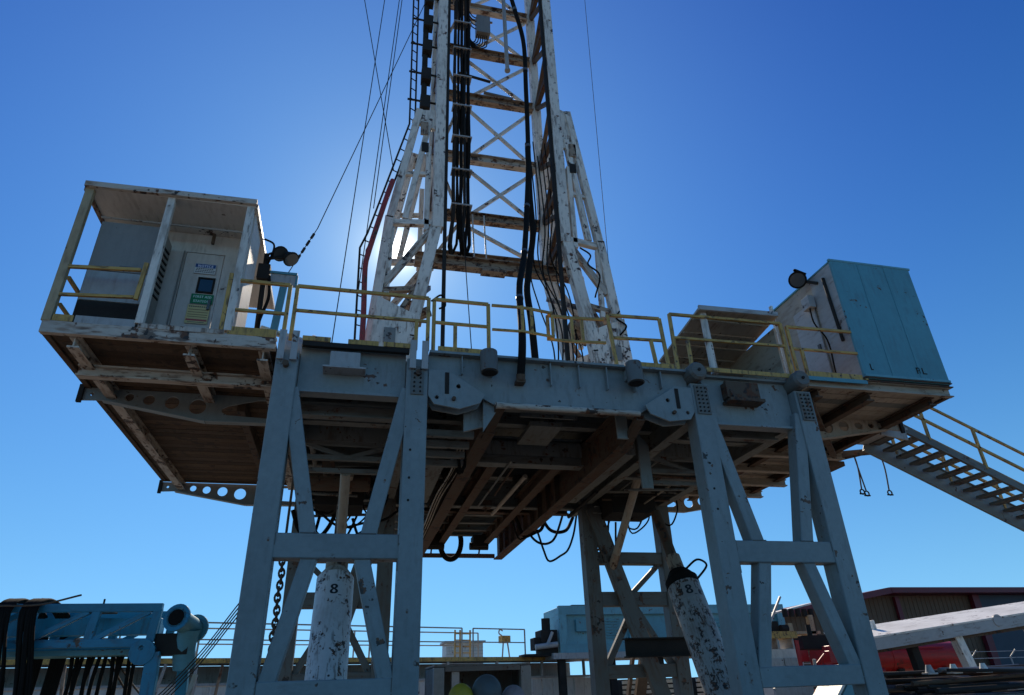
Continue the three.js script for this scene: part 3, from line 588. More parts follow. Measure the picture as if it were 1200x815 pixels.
// ---------------------------------------------------------------- guard rails
function rail(label, pts, posts, { top = 7.84, mid = 7.36, base = 6.79, d = 10.03, m = M.yellow, w = 0.055 } = {}) {
  const r = thing('guard_rail', label, 'railing', 'yellow guard rails along the floor edge');
  const V = (p, y) => P(p[0], y + (p[2] ?? 0), p[1] ?? d);
  for (let i = 0; i < pts.length - 1; i++) {
    part('top_bar', beam(V(pts[i], top), V(pts[i + 1], top), w, w), m, r);
    part('middle_bar', beam(V(pts[i], mid), V(pts[i + 1], mid), w * 0.9, w * 0.9), m, r);
  }
  for (const p of posts) { const t = p[3] ?? top; part('post', beam(P(p[0], base, p[1] ?? d), P(p[0] + (p[4] ?? 0), t + (p[2] ?? 0), p[1] ?? d), w * 1.15, w * 0.95, P(0, 0, 1)), m, r); }
}
rail('yellow rail across the cabin porch in front of the grey cabinet', [[-4.72, 10.03], [-3.68, 10.03, 0.06]], [[-3.64, 10.03, 0.16, 7.84, 0.02]], { top: 7.80, mid: 7.28, base: 7.3 });
rail('short yellow rail closing the left end of the cabin porch', [[-4.75, 10.2], [-4.75, 10.8]], [[-4.75, 10.8]], { top: 7.7, mid: 7.2, base: 6.8 });
rail('yellow rail between the cabin door and the left tower', [[-2.32, 10.03], [-1.34, 10.03]], [[-2.3, 10.03, 0.12], [-1.34, 10.03]], { top: 7.84, mid: 7.27 });
rail('long yellow rail in front of the left mast leg', [[-1.22, 10.03], [1.02, 10.03]], [[-1.22], [1.02], [0.82, 10.03, 0, 7.36]], {});
rail('rust stained yellow rail left of the hanging black hose', [[1.12, 10.03], [2.1, 10.03]], [[1.12], [2.1], [1.5, 10.03, 0, 7.36]], { top: 7.83 });
rail('thin yellow rail crossed by the hanging black hose', [[2.16, 10.0], [2.72, 9.98], [2.9, 10.0], [3.32, 10.08]], [[2.72, 9.98, 0, 7.83], [2.9, 10, 0, 7.83], [3.32, 10.08, 0, 7.83]], { top: 7.8, mid: 7.3, base: 7.28, w: 0.045 });
rail('worn yellow rail before the right mast foot', [[3.25, 10.15], [3.78, 10.15], [4.35, 10.1]], [[3.25, 10.15], [3.72, 10.15], [3.92, 10.15]], { top: 7.78, mid: 7.28, base: 7.26, w: 0.05 });
rail('leaning yellow gate left of the right tower', [[4.4, 10.03], [5.46, 10.03, 0.03]], [[4.48, 10.03, 0, 7.84, -0.08], [5.52, 10.03, 0.03, 7.84, -0.05], [5.28, 10.03, 0, 7.36, -0.05]], {});
rail('yellow rail in front of the low tan shelter', [[5.7, 10.03], [8.15, 10.03, 0.03]], [[5.7, 10.03], [8.15, 10.03, 0.03], [6.0, 10.03, 0, 7.45]], { top: 8.0, mid: 7.48 });
rail('yellow rail in front of the teal hut side', [[8.28, 10.03], [9.84, 10.03, 0.02]], [[8.28, 10.03], [9.84, 10.03, 0.02], [8.5, 10.03, 0, 7.45]], { top: 7.97, mid: 7.47, base: 6.85 });

// ---------------------------------------------------------------- low shelter and teal hut on the right
{
  const s = thing('low_shelter', 'low tan sheltered bay with sloping roof between the right tower tops', 'shelter');
  const rf = part('roof', sweep(rect(1.75, 0.05), P(7.2, 8.16, 9.98), P(7.2, 7.93, 11.9)), M.beige, s);
  for (let i = 0; i < 4; i++) part('roof_rib', sweep(rect(1.7, 0.05), P(7.2, 8.1 - i * 0.055, 10.25 + i * 0.45), P(7.2, 8.094 - i * 0.055, 10.3 + i * 0.45)), M.beige, rf);
  part('roof_rim', beam(P(6.32, 8.17, 9.95), P(8.08, 8.19, 9.95), 0.05, 0.1), M.tin, rf);
  part('back_wall', box(6.35, 8.05, 6.8, 7.9, 11.86, 11.9), M.beige, s);
  part('side_wall', box(8.02, 8.07, 6.8, 7.95, 10.1, 11.85), M.beige, s);
  part('post', pipe(P(6.5, 6.8, 10.1), P(6.48, 8.12, 10.1), 0.07, 12), M.white, s);
  part('drawer_box', [box(6.9, 7.8, 6.8, 7.35, 11.1, 11.8), box(6.95, 7.1, 7.0, 7.4, 11.0, 11.1)], M.rusty, s);
}
{
  const h = thing('teal_hut', 'teal fronted steel hut with grey side wall on the right wing', 'hut');
  part('front_wall', box(9.8, 11.86, 6.92, 9.78, 10.0, 10.05), M.teal, h);
  part('front_trim', [beam(P(9.8, 6.985, 9.985), P(11.86, 6.985, 9.985), 0.04, 0.05)], M.tealPale, h);
  part('front_trim', beam(P(9.78, 9.8, 10.02), P(11.9, 9.8, 10.02), 0.06, 0.05), M.tealPale, h);
  for (const x of [10.48, 11.17]) part('lap_seam', box(x, x + 0.05, 7.02, 9.76, 9.992, 9.999), M.teal, h);
  part('side_wall', box(9.8, 9.84, 6.92, 9.74, 10.052, 10.75), M.tin, h);
  part('side_wall', box(9.82, 9.86, 6.92, 9.74, 10.755, 12.2), M.beige, h);
  part('side_wall', box(11.82, 11.86, 6.92, 9.74, 10.052, 12.2), M.teal, h);
  part('back_wall', box(9.84, 11.82, 6.92, 9.74, 12.202, 12.24), M.beige, h);
  part('roof', box(9.79, 11.87, 9.745, 9.785, 10.052, 12.26), M.teal, h);
  part('corner_post', box(9.74, 9.8, 6.9, 9.9, 12.16, 12.24), M.white, h);
  const d = part('side_door', box(9.76, 9.795, 7.0, 9.2, 10.8, 11.5), M.tin, h); part('handle', box(9.72, 9.76, 8.0, 8.15, 10.88, 10.95), M.steel, d);
  part('base_channel', sweep(csh(0.1, 0.1), P(11.88, 6.9, 10.02), P(9.78, 6.9, 10.02)), M.rusty, h);
  part('conduit', pipe(P(9.77, 9.5, 10.3), P(9.77, 7.9, 10.25), 0.035, 8), M.dark, h);
  part('letter', [box(10.0, 10.02, 7.12, 7.26, 9.992, 9.9995), box(10.02, 10.06, 7.12, 7.14, 9.992, 9.9995)], M.dark, h);
  part('letter', [box(11.12, 11.14, 7.12, 7.26, 9.992, 9.9995), box(11.14, 11.18, 7.24, 7.26, 9.992, 9.9995), box(11.18, 11.2, 7.12, 7.26, 9.992, 9.9995), box(11.14, 11.18, 7.18, 7.195, 9.992, 9.9995)], M.dark, h);
  part('letter', [box(11.26, 11.28, 7.12, 7.26, 9.992, 9.9995), box(11.28, 11.36, 7.12, 7.14, 9.992, 9.9995)], M.dark, h);
  const b = part('junction_box', box(9.6, 9.76, 9.0, 9.3, 10.7, 10.95), M.tin, h); part('cable', hose([P(9.66, 9.0, 10.8), P(9.62, 8.6, 10.75), P(9.7, 8.1, 10.6), P(9.68, 7.3, 10.6)], 0.018), M.black, b);
}
{
  const f = thing('floodlight', 'round black floodlight on the upper side of the teal hut', 'floodlight');
  const c = P(9.5, 9.72, 10.75), u = P(-0.55, -0.5, -0.6).normalize();
  part('housing', [pipe(c, c.clone().addScaledVector(u, -0.22), 0.19, 20, 0.1), pipe(c.clone().addScaledVector(u, 0.04), c, 0.2, 20)], M.black, f);
  part('lens', pipe(c.clone().addScaledVector(u, 0.052), c.clone().addScaledVector(u, 0.04), 0.16, 20), M.lens, f);
  part('hood', hose([P(9.36, 9.86, 10.6), P(9.52, 9.98, 10.75), P(9.72, 9.86, 10.7)], 0.035), M.black, f);
  part('mount', beam(P(9.62, 9.7, 10.75), P(9.78, 9.5, 10.5), 0.06), M.dark, f);
}

// ---------------------------------------------------------------- mast
{
  const t = thing('drilling_mast', 'tall white lattice drilling mast with rust streaks standing on the floor', 'mast');
  const TOP = 30, dF = 14.3, dR = 16.15, xl = 1.62, xr = 5.24, c = 3.43;
  for (const [x, s] of [[xl, 1], [xr, -1]]) {
    part('column', beam(P(x, 12.7, dF), P(x, TOP, dF), 0.3, 0.32, P(0, 0, 1)), M.white, t);
    part('column', beam(P(x, 12.7, dR), P(x, TOP, dR), 0.28, 0.3, P(0, 0, 1)), M.white, t);
    // side bracing between front and rear column, dark rust colour stands in for shadow
    const ys = [13.0, 14.85, 17.15, 19.95, 22.35, 24.8, 27.3, 29.8];
    for (let i = 0; i < ys.length; i++) {
      part('side_strut', beam(P(x, ys[i], dF + 0.15), P(x, ys[i], dR - 0.14), 0.15, 0.2), M.rusty, t);
      if (i) { const m = (ys[i] + ys[i - 1]) / 2; part('side_brace', beam(P(x, ys[i - 1] + 0.08, dR - 0.14), P(x, m, dF + 0.15), 0.13, 0.13), M.rusty, t); part('side_brace', beam(P(x, ys[i] - 0.08, dR - 0.14), P(x, m, dF + 0.15), 0.13, 0.13), M.rusty, t); }
    }
    // splayed foot
    for (const [d, m] of [[dF, M.white], [dR, M.white]]) {
      const q = (dx, y) => P(x - s * dx, y, d);
      part('leg', beam(q(0.02, 12.85), q(0.62, 9.3), 0.3, 0.3, P(0, 0, 1)), m, t);
      part('leg', beam(q(0.62, 9.34), q(1.0, 6.84), 0.34, 0.3, P(0, 0, 1)), m, t);
      const R = s < 0, F = (dx, y) => [x - s * dx, y], pg = o => THREE.ShapeUtils.isClockWise(o.map(([e, g]) => new THREE.Vector2(e, g))) ? o.slice().reverse() : o;
      const ax = R ? 0.42 : 0.62, ay = R ? 17.9 : 17.0, mx = R ? 1.04 : 1.28, fx = R ? 1.62 : 1.74;
      part('apex_plate', plate(pg([F(0.1, ay + 0.1), F(ax, ay), F(ax + 0.2, 16.55), F(0.1, 16.3)]), d - 0.06, 0.12), m, t);
      part('outer_leg', beam(q(ax, ay), q(mx, 12.85), 0.2, 0.24, P(0, 0, 1)), m, t);
      part('outer_leg', beam(q(mx, 12.89), q(fx, 6.84), 0.24, 0.24, P(0, 0, 1)), m, t);
      part('inner_leg', beam(q(0.3, 16.7), q(R ? 0.72 : 0.88, 12.9), 0.16, 0.18, P(0, 0, 1)), m, t);
      part('inner_leg', beam(q(0.3, 15.6), q(0.3, 12.6), 0.14, 0.16, P(0, 0, 1)), m, t);
      part('foot_strut', beam(q(0.42, 10.75), q(mx + 0.06, 10.6), 0.14, 0.14, P(0, 0, 1)), M.mastRust, t);
      part('foot_brace', beam(q(0.4, 11.0), q(1.0, 9.8), 0.12, 0.12, P(0, 0, 1)), M.mastRust, t);
      part('foot_strut', beam(q(0.3, 14.6), q(R ? 0.82 : 0.98, 14.5), 0.12, 0.12, P(0, 0, 1)), m, t);
      part('foot_strut', beam(q(0.1, 12.88), q(mx - 0.06, 12.75), 0.17, 0.16, P(0, 0, 1)), m, t);
      part('foot_brace', beam(q(0.1, 12.75), q(mx + 0.05, R ? 11.15 : 10.75), 0.17, 0.16, P(0, 0, 1)), M.whiteRust, t);
      part('foot_brace', beam(q(mx - 0.08, 12.6), q(R ? 0.9 : 1.24, 10.4), 0.13, 0.13, P(0, 0, 1)), m, t);
      let o = [[0.5, 9.9], [1.45, 10.35], [1.66, 7.6], [0.95, 7.6]].map(([dx, y]) => [x - s * dx, y]); if (s > 0) o = o.reverse(); o = THREE.ShapeUtils.isClockWise(o.map(([a, b]) => new THREE.Vector2(a, b))) ? o.reverse() : o;
      part('gusset', plate(o, d - 0.15, 0.28), m, t);
      part('lug', box(x - s * 1.1 - 0.14, x - s * 1.1 + 0.14, 9.05, 9.45, d - 0.2, d - 0.15), M.grey, t);
    }
    for (const y of [10.7, 9.1, 7.4]) part('foot_tie', beam(P(x - s * 1.2, y, dF + 0.16), P(x - s * 1.2, y, dR - 0.16), 0.2, 0.22), M.whiteRust, t);
    part('foot_tie', beam(P(x - s * 0.1, 12.8, dF + 0.16), P(x - s * 0.1, 12.8, dR - 0.16), 0.2, 0.2), M.whiteRust, t);
    part('foot_tie', beam(P(x - s * 0.35, 10.7, dF + 0.1), P(x - s * 0.0, 12.0, dR), 0.14, 0.14), M.mastRust, t);
    part('splice_lug', box(x - s * 0.46 - 0.11, x - s * 0.46 + 0.11, 16.0, 16.5, dF - 0.12, dF - 0.062), M.mastRust, t);
    part('splice_lug', box(x - s * 0.42 - 0.1, x - s * 0.42 + 0.1, 15.35, 15.7, dF - 0.11, dF - 0.062), M.dark, t);
    part('foot_clutter', [pipe(P(x - s * 0.1, 10.3, dF + 0.3), P(x - s * 0.9, 10.1, dF + 0.7), 0.14, 12), box(x - s * 0.5 - 0.25, x - s * 0.5 + 0.25, 10.2, 10.7, dF + 0.5, dF + 1.0)], M.mastRust, t);
    // dark guide strip painting the shade of the inner column face
    part('shade_guide_strip', beam(P(x + s * 0.2, 9.0, dF - 0.05), P(x + s * 0.2, TOP, dF - 0.05), 0.09, 0.14, P(0, 0, 1)), M.dark, t);
  }
  const hy = [13.15, 14.75, 17.2, 20.0, 22.4, 24.9, 27.4, 29.8];
  hy.forEach((y, i) => {
    part('girt', ibeam(P(xl + 0.1, y, dR), P(xr - 0.1, y, dR), 0.24, i === 0 ? 0.36 : 0.32, P(0, 1, 0)), i % 3 === 2 ? M.whiteRust : M.mastRust, t);
    if (i > 0) {
      const y0 = hy[i - 1] + 0.16, y1 = y - 0.16, xc = c + 0.1;
      part('brace', beam(P(xl + 0.9, y1, dR + 0.1), P(xr - 0.25, y0, dR + 0.1), 0.1, 0.1, P(0, 0, 1)), M.white, t);
      if (i > 1) part('brace', beam(P(xl + 1.2, y0, dR + 0.12), P(xr - 0.2, y1, dR + 0.12), 0.1, 0.1, P(0, 0, 1)), M.white, t);
      part('brace', beam(P(xl + 0.2, i % 2 ? y0 : y1, dR + 0.14), P(xl + 0.9, i % 2 ? y1 : y0, dR + 0.14), 0.09, 0.09, P(0, 0, 1)), M.whiteRust, t);
    }
  });
  part('lower_girt', [ibeam(P(xl - 0.5, 12.3, dF + 0.9), P(xr + 0.4, 12.3, dF + 0.9), 0.3, 0.34), box(3.0, 3.7, 12.06, 12.12, dF + 0.75, dF + 1.05)], M.mastRust, t);
  part('thin_bar', pipe(P(2.45, 21.2, dR), P(3.6, 21.0, dR), 0.05, 8), M.dark, t);
  part('thin_bar', pipe(P(3.35, 20.4, dR), P(4.4, 20.3, dR), 0.06, 8), M.steel, t);
  part('hanger_rod', pipe(P(2.86, 12.5, 15.5), P(2.86, 14.6, 15.8), 0.025, 6), M.white, t); part('hanger_rod', pipe(P(3.22, 12.5, 15.5), P(3.22, 14.6, 15.8), 0.025, 6), M.white, t);
}
{
  const b = thing('hose_bundle', 'bundle of dark hoses with pale clamps hanging inside the mast', 'hoses');
  for (let i = 0; i < 10; i++) {
    const x = 2.16 + (i % 5) * 0.11, d = 15.0 + Math.floor(i / 5) * 0.14 + rr(-0.03, 0.03), pts = [];
    for (let y = 29.5; y > 13.4; y -= 1.3) pts.push(P(x + rr(-0.025, 0.025), y, d + rr(-0.02, 0.02)));
    pts.push(P(x + rr(-0.1, 0.2), 12.9, d + 0.2), P(x + rr(-0.1, 0.5), 12.7, d + 0.5));
    part('hose', hose(pts, rr(0.04, 0.055), 7, 40), i % 3 ? M.black : M.dark, b);
  }
  for (let y = 14.2; y < 29; y += 1.35) part('clamp', box(2.08, 2.7, y - 0.025, y + 0.025, 14.9, 15.24), M.tin, b);
}
{
  const j = thing('junction_box', 'grey junction box with cables on the upper mast', 'box');
  part('box', box(2.95, 3.45, 22.5, 23.4, 15.3, 15.6), M.grey, j);
  for (let i = 0; i < 6; i++) part('cable', hose([P(3.0 + i * 0.07, 22.5, 15.45), P(2.9 + i * 0.08, 22.1 - i * 0.04, 15.45), P(2.75, 21.9 - i * 0.06, 15.3), P(2.62, 22.2, 15.2)], 0.022, 6, 14), M.black, j);
  for (let i = 0; i < 4; i++) part('cable', hose([P(2.98, 22.7 + i * 0.2, 15.4), P(2.8, 22.65 + i * 0.2, 15.3), P(2.65, 22.75 + i * 0.2, 15.2)], 0.02, 6, 10), M.black, j);
  part('strap', beam(P(2.7, 23.45, 15.6), P(3.6, 23.5, 15.6), 0.06), M.mastRust, j);
}
single('standpipe', [pipe(P(4.0, 20.6, 15.2), P(3.95, 24.5, 15.2), 0.07, 10), pipe(P(4.0, 20.55, 15.2), P(4.0, 20.62, 15.2), 0.1, 10)], M.tin, 'short white vertical pipe hanging in the upper mast opening', 'pipe');
{
  const t = thing('rotary_hose', 'thick black hose hanging down the middle of the mast over the front rail', 'hose'), pts = [P(3.6, 26, 13.8), P(3.7, 23.5, 13.8), P(3.98, 21.8, 13.8), P(4.2, 20.4, 13.8), P(4.2, 18, 13.8), P(4.12, 15.2, 13.7), P(3.84, 12.73, 13.2), P(3.49, 10.75, 12.4), P(3.13, 9.36, 11.6), P(2.94, 8.28, 10.9), P(2.75, 7.4, 10.15), P(2.66, 6.8, 9.88), P(2.64, 6.42, 9.95)];
  part('tube', hose(pts, 0.072, 12, 110), M.black, t);
  const c = new THREE.CatmullRomCurve3(pts, false, 'centripetal');
  for (const k of [0.2, 0.34, 0.5, 0.63, 0.74, 0.86]) { const p = c.getPointAt(k), u = c.getTangentAt(k); part('clamp_band', pipe(p.clone().addScaledVector(u, -0.05), p.clone().addScaledVector(u, 0.05), 0.081, 14), M.steel, t); }
  part('end_fitting', [pipe(P(2.64, 6.33, 9.98), P(2.64, 6.43, 9.95), 0.078, 14), box(2.56, 2.72, 6.28, 6.34, 9.94, 10.11)], M.rusty, t);
}
single('kelly_hose', hose([P(4.2, 16, 13.95), P(4.18, 14, 13.95), P(4.2, 12.6, 13.95), P(4.1, 11.9, 13.95), P(3.98, 11.2, 13.8), P(3.86, 10.6, 13.6), P(3.82, 9.4, 13.2), P(3.78, 7.4, 12.8)], 0.085, 10, 60), M.black, 'second black hose looped beside the thick hose at the mast foot', 'hose');
// clutter of lines in the right mast foot
for (let i = 0; i < 7; i++) {
  const x = 4.5 + i * 0.13, y = 12.8 + (i % 3) * 0.3;
  single('mast_cable', hose([P(x, y + 4, 15.2), P(x + 0.05, y + 1, 15.1), P(x - 0.15, y - 0.8, 14.9), P(x + 0.2 * (i % 2), y - 2.0, 14.7), P(x + 0.3, y - 3.4, 14.6), P(x + 0.1, y - 5.2, 14.5)], 0.022, 6, 40), i % 2 ? M.black : M.dark, 'thin dark cable drooping down the right mast leg', 'cable', 'cables on the right mast leg');
}
for (const [pts, l] of [[[P(5.6, 12.5, 14.1), P(5.85, 12.2, 14.0), P(5.75, 11.9, 14.0), P(6.05, 11.6, 14.0), P(5.9, 10.9, 14.1)], 'black cable loop hanging between the right mast legs'], [[P(6.6, 10.6, 14.2), P(6.45, 10.3, 14.1), P(6.7, 10.1, 14.1), P(6.5, 9.8, 14.1)], 'short black cable tail on the outer right mast leg'], [[P(1.5, 10.3, 14.1), P(1.75, 10.5, 14.1), P(1.85, 10.2, 14.1), P(1.7, 10.1, 14.1)], 'small dark cable ring beside the left shaded guide strip']])
  single('cable_loop', hose(pts, 0.025, 6, 30), M.black, l, 'cable');
// red pipe and ladder on the left leg
single('red_pipe', hose([P(0.35, 14.0, 14.05), P(0.26, 13.6, 14.05), P(-0.14, 11.5, 14.05), P(-0.18, 11.2, 14.05), P(-0.12, 9.5, 14.05), P(-0.1, 6.85, 14.05)], 0.07, 10, 60), paint({ base: [0.3, 0.035, 0.03], chip: 0.08, stain: 0.4, stainCol: [0.12, 0.05, 0.04] }), 'dark red pipe running down beside the left mast leg', 'pipe');
{
  const l = thing('mast_ladder', 'narrow ladder bending out along the left mast leg', 'ladder');
  const path = [P(0.55, 27, 14.25), P(0.72, 16.4, 14.25), P(-0.2, 12.3, 14.25), P(-0.36, 11.8, 14.25), P(-0.22, 6.85, 14.25)];
  const off = P(0.17, 0.03, 0.12);
  for (const o of [P(0, 0, 0), off]) {
    const g = []; for (let i = 0; i < path.length - 1; i++) g.push(pipe(path[i].clone().add(o), path[i + 1].clone().add(o), 0.028, 7)); part('stile', g, M.dark, l);
  }
  for (let i = 0; i < path.length - 1; i++) { const L = path[i].distanceTo(path[i + 1]), n = Math.max(1, Math.round(L / 0.42)); for (let k = 0; k < n; k++) { const p = path[i].clone().lerp(path[i + 1], (k + 0.5) / n); part('rung', pipe(p, p.clone().add(off), 0.017, 6), M.dark, l); } }
  for (const y of [17.4, 18.6, 19.9, 21.1, 22.3]) part('ladder_bracket', [beam(P(0.62, y, 14.25), P(1.48, y + 0.03, 14.3), 0.05), box(1.0, 1.3, y - 0.25, y + 0.25, 14.2, 14.5)], M.dark, l);
  part('side_conduit', pipe(P(1.12, 16.9, 14.45), P(1.05, 27, 14.45), 0.09, 8), M.dark, l);
}
// wires
const wires = [
  [[-0.92, 21.2, 14], [0.35, 14.3, 14], 'fine wire crossing the sky from upper left to the left mast leg'],
  [[-0.3, 21.4, 14], [-0.86, 6.9, 14], 'long fine wire dropping to the floor behind the left front rail'],
  [[0.16, 21.5, 14], [-0.3, 10.2, 14], 'fine wire falling close beside the ladder'],
  [[0.24, 21.5, 14.1], [-0.1, 13.0, 14.1], 'second fine wire almost touching the one beside the ladder'],
  [[0.8, 20.85, 14], [-1.43, 12.06, 14], 'slanting fine wire from the mast down towards the floodlights'],
  [[2.42, 12.0, 14.5], [2.52, 6.9, 13.5], 'thin plumb cable behind the front rail between mast legs'],
];
for (const [a, b, l] of wires) single('guy_wire', pipe(P(a[0] - (b[0] - a[0]) * 0.4, a[1] - (b[1] - a[1]) * 0.4, a[2] - (b[2] - a[2]) * 0.4), P(...b), 0.013, 5), M.dark, l, 'wire');
single('guy_wire', pipe(P(6.75, 27, 14), P(6.36, 12, 14), 0.009, 5), M.dark, 'single faint wire in the sky right of the mast', 'wire');
{
  const s = thing('guy_wire', 'wire with a string of insulators above the floodlights', 'wire');
  part('wire', pipe(P(-1.43, 12.06, 14), P(-2.1, 10.3, 14), 0.012, 5), M.dark, s);
  for (let i = 0; i < 4; i++) { const k = 0.1 + i * 0.13; part('insulator', pipe(P(-1.43 - 0.67 * k, 12.06 - 1.76 * k, 14), P(-1.43 - 0.67 * (k + 0.08), 12.06 - 1.76 * (k + 0.08), 14), 0.035, 8), M.dark, s); }
}

// ---------------------------------------------------------------- stairway on the right
{
  const s = thing('stairway', 'dark blue grey stairway with yellow handrails descending right from the teal hut', 'stairs');
  const k = -0.47, xa = 12.2, ya = 6.7, xb = 26.2, at = x => ya + k * (x - xa);
  part('stringer', sweep(csh(0.07, 0.17), P(xa - 0.1, at(xa - 0.1) + 0.06, 11.95), P(xb, at(xb) + 0.06, 11.95)), M.blueRust, s);
  part('stringer', sweep(csh(0.07, 0.56), P(xb, at(xb) + 0.0, 12.95), P(xa - 0.1, at(xa - 0.1) + 0.0, 12.95)), M.blue, s);
  for (let x = xa + 0.1; x < xb - 0.2; x += 0.33) part('tread', box(x - 0.14, x + 0.14, at(x) - 0.03, at(x) + 0.03, 12.0, 12.9), M.blueRust, s);
  for (const d of [11.93, 12.97]) {
    part('handrail', beam(P(xa + 0.4, at(xa + 0.4) + 1.1, d), P(xb, at(xb) + 1.1, d), 0.055), M.yellow, s);
    part('handrail', beam(P(xa - 0.1, at(xa - 0.1) + 0.62, d), P(xb, at(xb) + 0.62, d), 0.06), M.yellow, s);
    for (let x = xa + 0.75; x < xb; x += 1.35) part('rail_post', beam(P(x, at(x) + 0.1, d), P(x, at(x) + 1.1, d), 0.06, 0.06, P(0, 0, 1)), M.yellow, s);
  }
  part('landing', [box(11.87, 12.4, 6.66, 6.72, 11.9, 13.0), plate([[11.6, 6.5], [12.3, 6.4], [12.3, 6.9], [11.8, 6.95], [11.6, 6.8]], 11.88, 0.03)], M.tin, s);
  part('trestle', [beam(P(19, 0, 12.05), P(19, at(19) - 0.15, 12.05), 0.12), beam(P(19, 0, 12.85), P(19, at(19) - 0.15, 12.85), 0.12), beam(P(19, 1.5, 12.1), P(19, 1.5, 12.8), 0.1)], M.blueRust, s);
}
for (const [x, d, n, l] of [[12.25, 13.6, 2, 'double wire sling with shackles hanging below the wing near the tower'], [13.05, 13.6, 1, 'single wire sling with shackle hanging beside the stairway']]) {
  const s = thing('wire_sling', l, 'sling', 'slings hanging under the right wing');
  for (let i = 0; i < n; i++) {
    const e = P(x - 0.05 + i * 0.12, 5.72 - i * 0.04, d);
    part('cable', hose([P(x, 6.72, d), P(x + 0.02, 6.3, d), e], 0.018, 6, 14), M.rope, s);
    const g = new THREE.TorusGeometry(0.06, 0.018, 6, 14).toNonIndexed(); g.translate(e.x, e.y - 0.06, e.z); part('shackle', [g, pipe(P(e.x - 0.08, e.y - 0.11, d), P(e.x + 0.08, e.y - 0.11, d), 0.02, 6)], M.dark, s);
  }
}
single('sling_hanger', [beam(P(11.0, 6.5, 13.6), P(13.3, 6.78, 13.6), 0.12, 0.14), beam(P(11.2, 6.5, 14.6), P(12.9, 6.7, 13.2), 0.1, 0.1), box(11.3, 12.0, 6.34, 6.46, 13.7, 14.4)], M.rusty, 'rusty beam under the right wing that carries the slings', 'beam');

// ---------------------------------------------------------------- hoses, chain, clutter under the floor
function loopHose(x, y, d, w, drop, r, label, n = 0) {
  const pts = []; for (let i = 0; i <= 8; i++) { const t = i / 8 * 2 - 1; pts.push(P(x + t * w, y - drop * (1 - t * t) + n * Math.sin(i * 1.7) * 0.04, d + 0.15 * Math.sin(i + n * 5))); }
  single('hose_loop', hose(pts, r, 7, 44), M.black, label, 'hose', 'hoses drooping under the floor');
}
[[5.35, 6.05, 18.3, 0.62, 0.85, 0.035], [5.0, 6.05, 18.5, 0.5, 0.55, 0.05], [5.6, 6.0, 18.2, 0.7, 1.25, 0.03], [5.9, 6.1, 18.6, 0.5, 0.5, 0.05], [4.75, 6.05, 18.2, 0.45, 0.7, 0.025], [6.6, 5.75, 17.4, 0.35, 0.9, 0.025], [6.95, 5.7, 17.4, 0.3, 1.2, 0.03]]
  .forEach((a, i) => loopHose(...a, 'black hose loop hanging below the floor left of the far right tower', i % 3));
[[-0.9, 5.55, 16.4, 0.5, 0.75, 0.05], [-0.6, 5.6, 17.2, 0.7, 0.95, 0.03], [0.2, 5.55, 17.3, 0.6, 0.85, 0.04], [0.5, 5.5, 16.9, 0.5, 0.7, 0.035], [-0.3, 5.5, 16.6, 0.9, 0.6, 0.03], [0.9, 5.6, 17.5, 0.5, 0.9, 0.03], [-1.1, 5.6, 17.0, 0.3, 1.0, 0.04], [0.05, 5.45, 15.9, 1.0, 0.35, 0.03]]
  .forEach((a, i) => loopHose(...a, 'black hose loop hanging behind the left front tower', i % 3));
{ // hose ring between the trolley beams
  const pts = []; for (let i = 0; i <= 12; i++) { const a = -0.15 * Math.PI + i / 12 * 1.3 * Math.PI; pts.push(P(3.15 + 0.34 * Math.cos(Math.PI + a), 5.9 + 0.55 * Math.sin(Math.PI + a), 21.6)); }
  single('hose_loop', hose(pts, 0.085, 9, 40), M.black, 'thick black U shaped hose hanging between the trolley beams', 'hose');
}
{ // cable bundle on the left trolley beam
  const b = thing('cable_bundle', 'bundle of pale and dark cables strapped along the left trolley beam', 'cables');
  for (let i = 0; i < 6; i++) part('cable', hose([P(1.86 + i * 0.03, 5.75 + (i % 2) * 0.04, 11.9), P(1.88 + i * 0.035, 5.6 + (i % 3) * 0.03, 12.8), P(1.84 + i * 0.03, 5.62, 15), P(1.9 + i * 0.03, 5.6, 18), P(1.88 + i * 0.03, 5.5, 20)], 0.018, 6, 30), i % 2 ? M.black : M.beige, b);
  part('strap', box(1.8, 2.06, 5.54, 5.74, 12.4, 12.46), M.tin, b); part('coil', hose(Array.from({ length: 14 }, (_, i) => P(2.0 + 0.06 * Math.cos(i * 1.4), 5.6 + 0.2 * Math.sin(i * 1.4), 12.2 + i * 0.03)), 0.03, 7, 60), M.black, b);
}
{
  const c = thing('hanging_chain', 'rusty chain hanging just inside the left front tower post', 'chain');
  let i = 0; for (let y = 3.9; y > 1.6; y -= 0.1, i++) { const g = new THREE.TorusGeometry(0.055, 0.022, 6, 12).toNonIndexed(); g.scale(0.85, 1.25, 1); g.rotateY(i % 2 ? Math.PI / 2 : 0.3); g.translate(-1.12 - 0.01 * Math.sin(i), y, -12.4); part('link', g, M.rusty, c); }
  part('top_shackle', pipe(P(-1.12, 3.95, 12.4), P(-1.1, 5.8, 12.3), 0.025, 6), M.rusty, c);
}

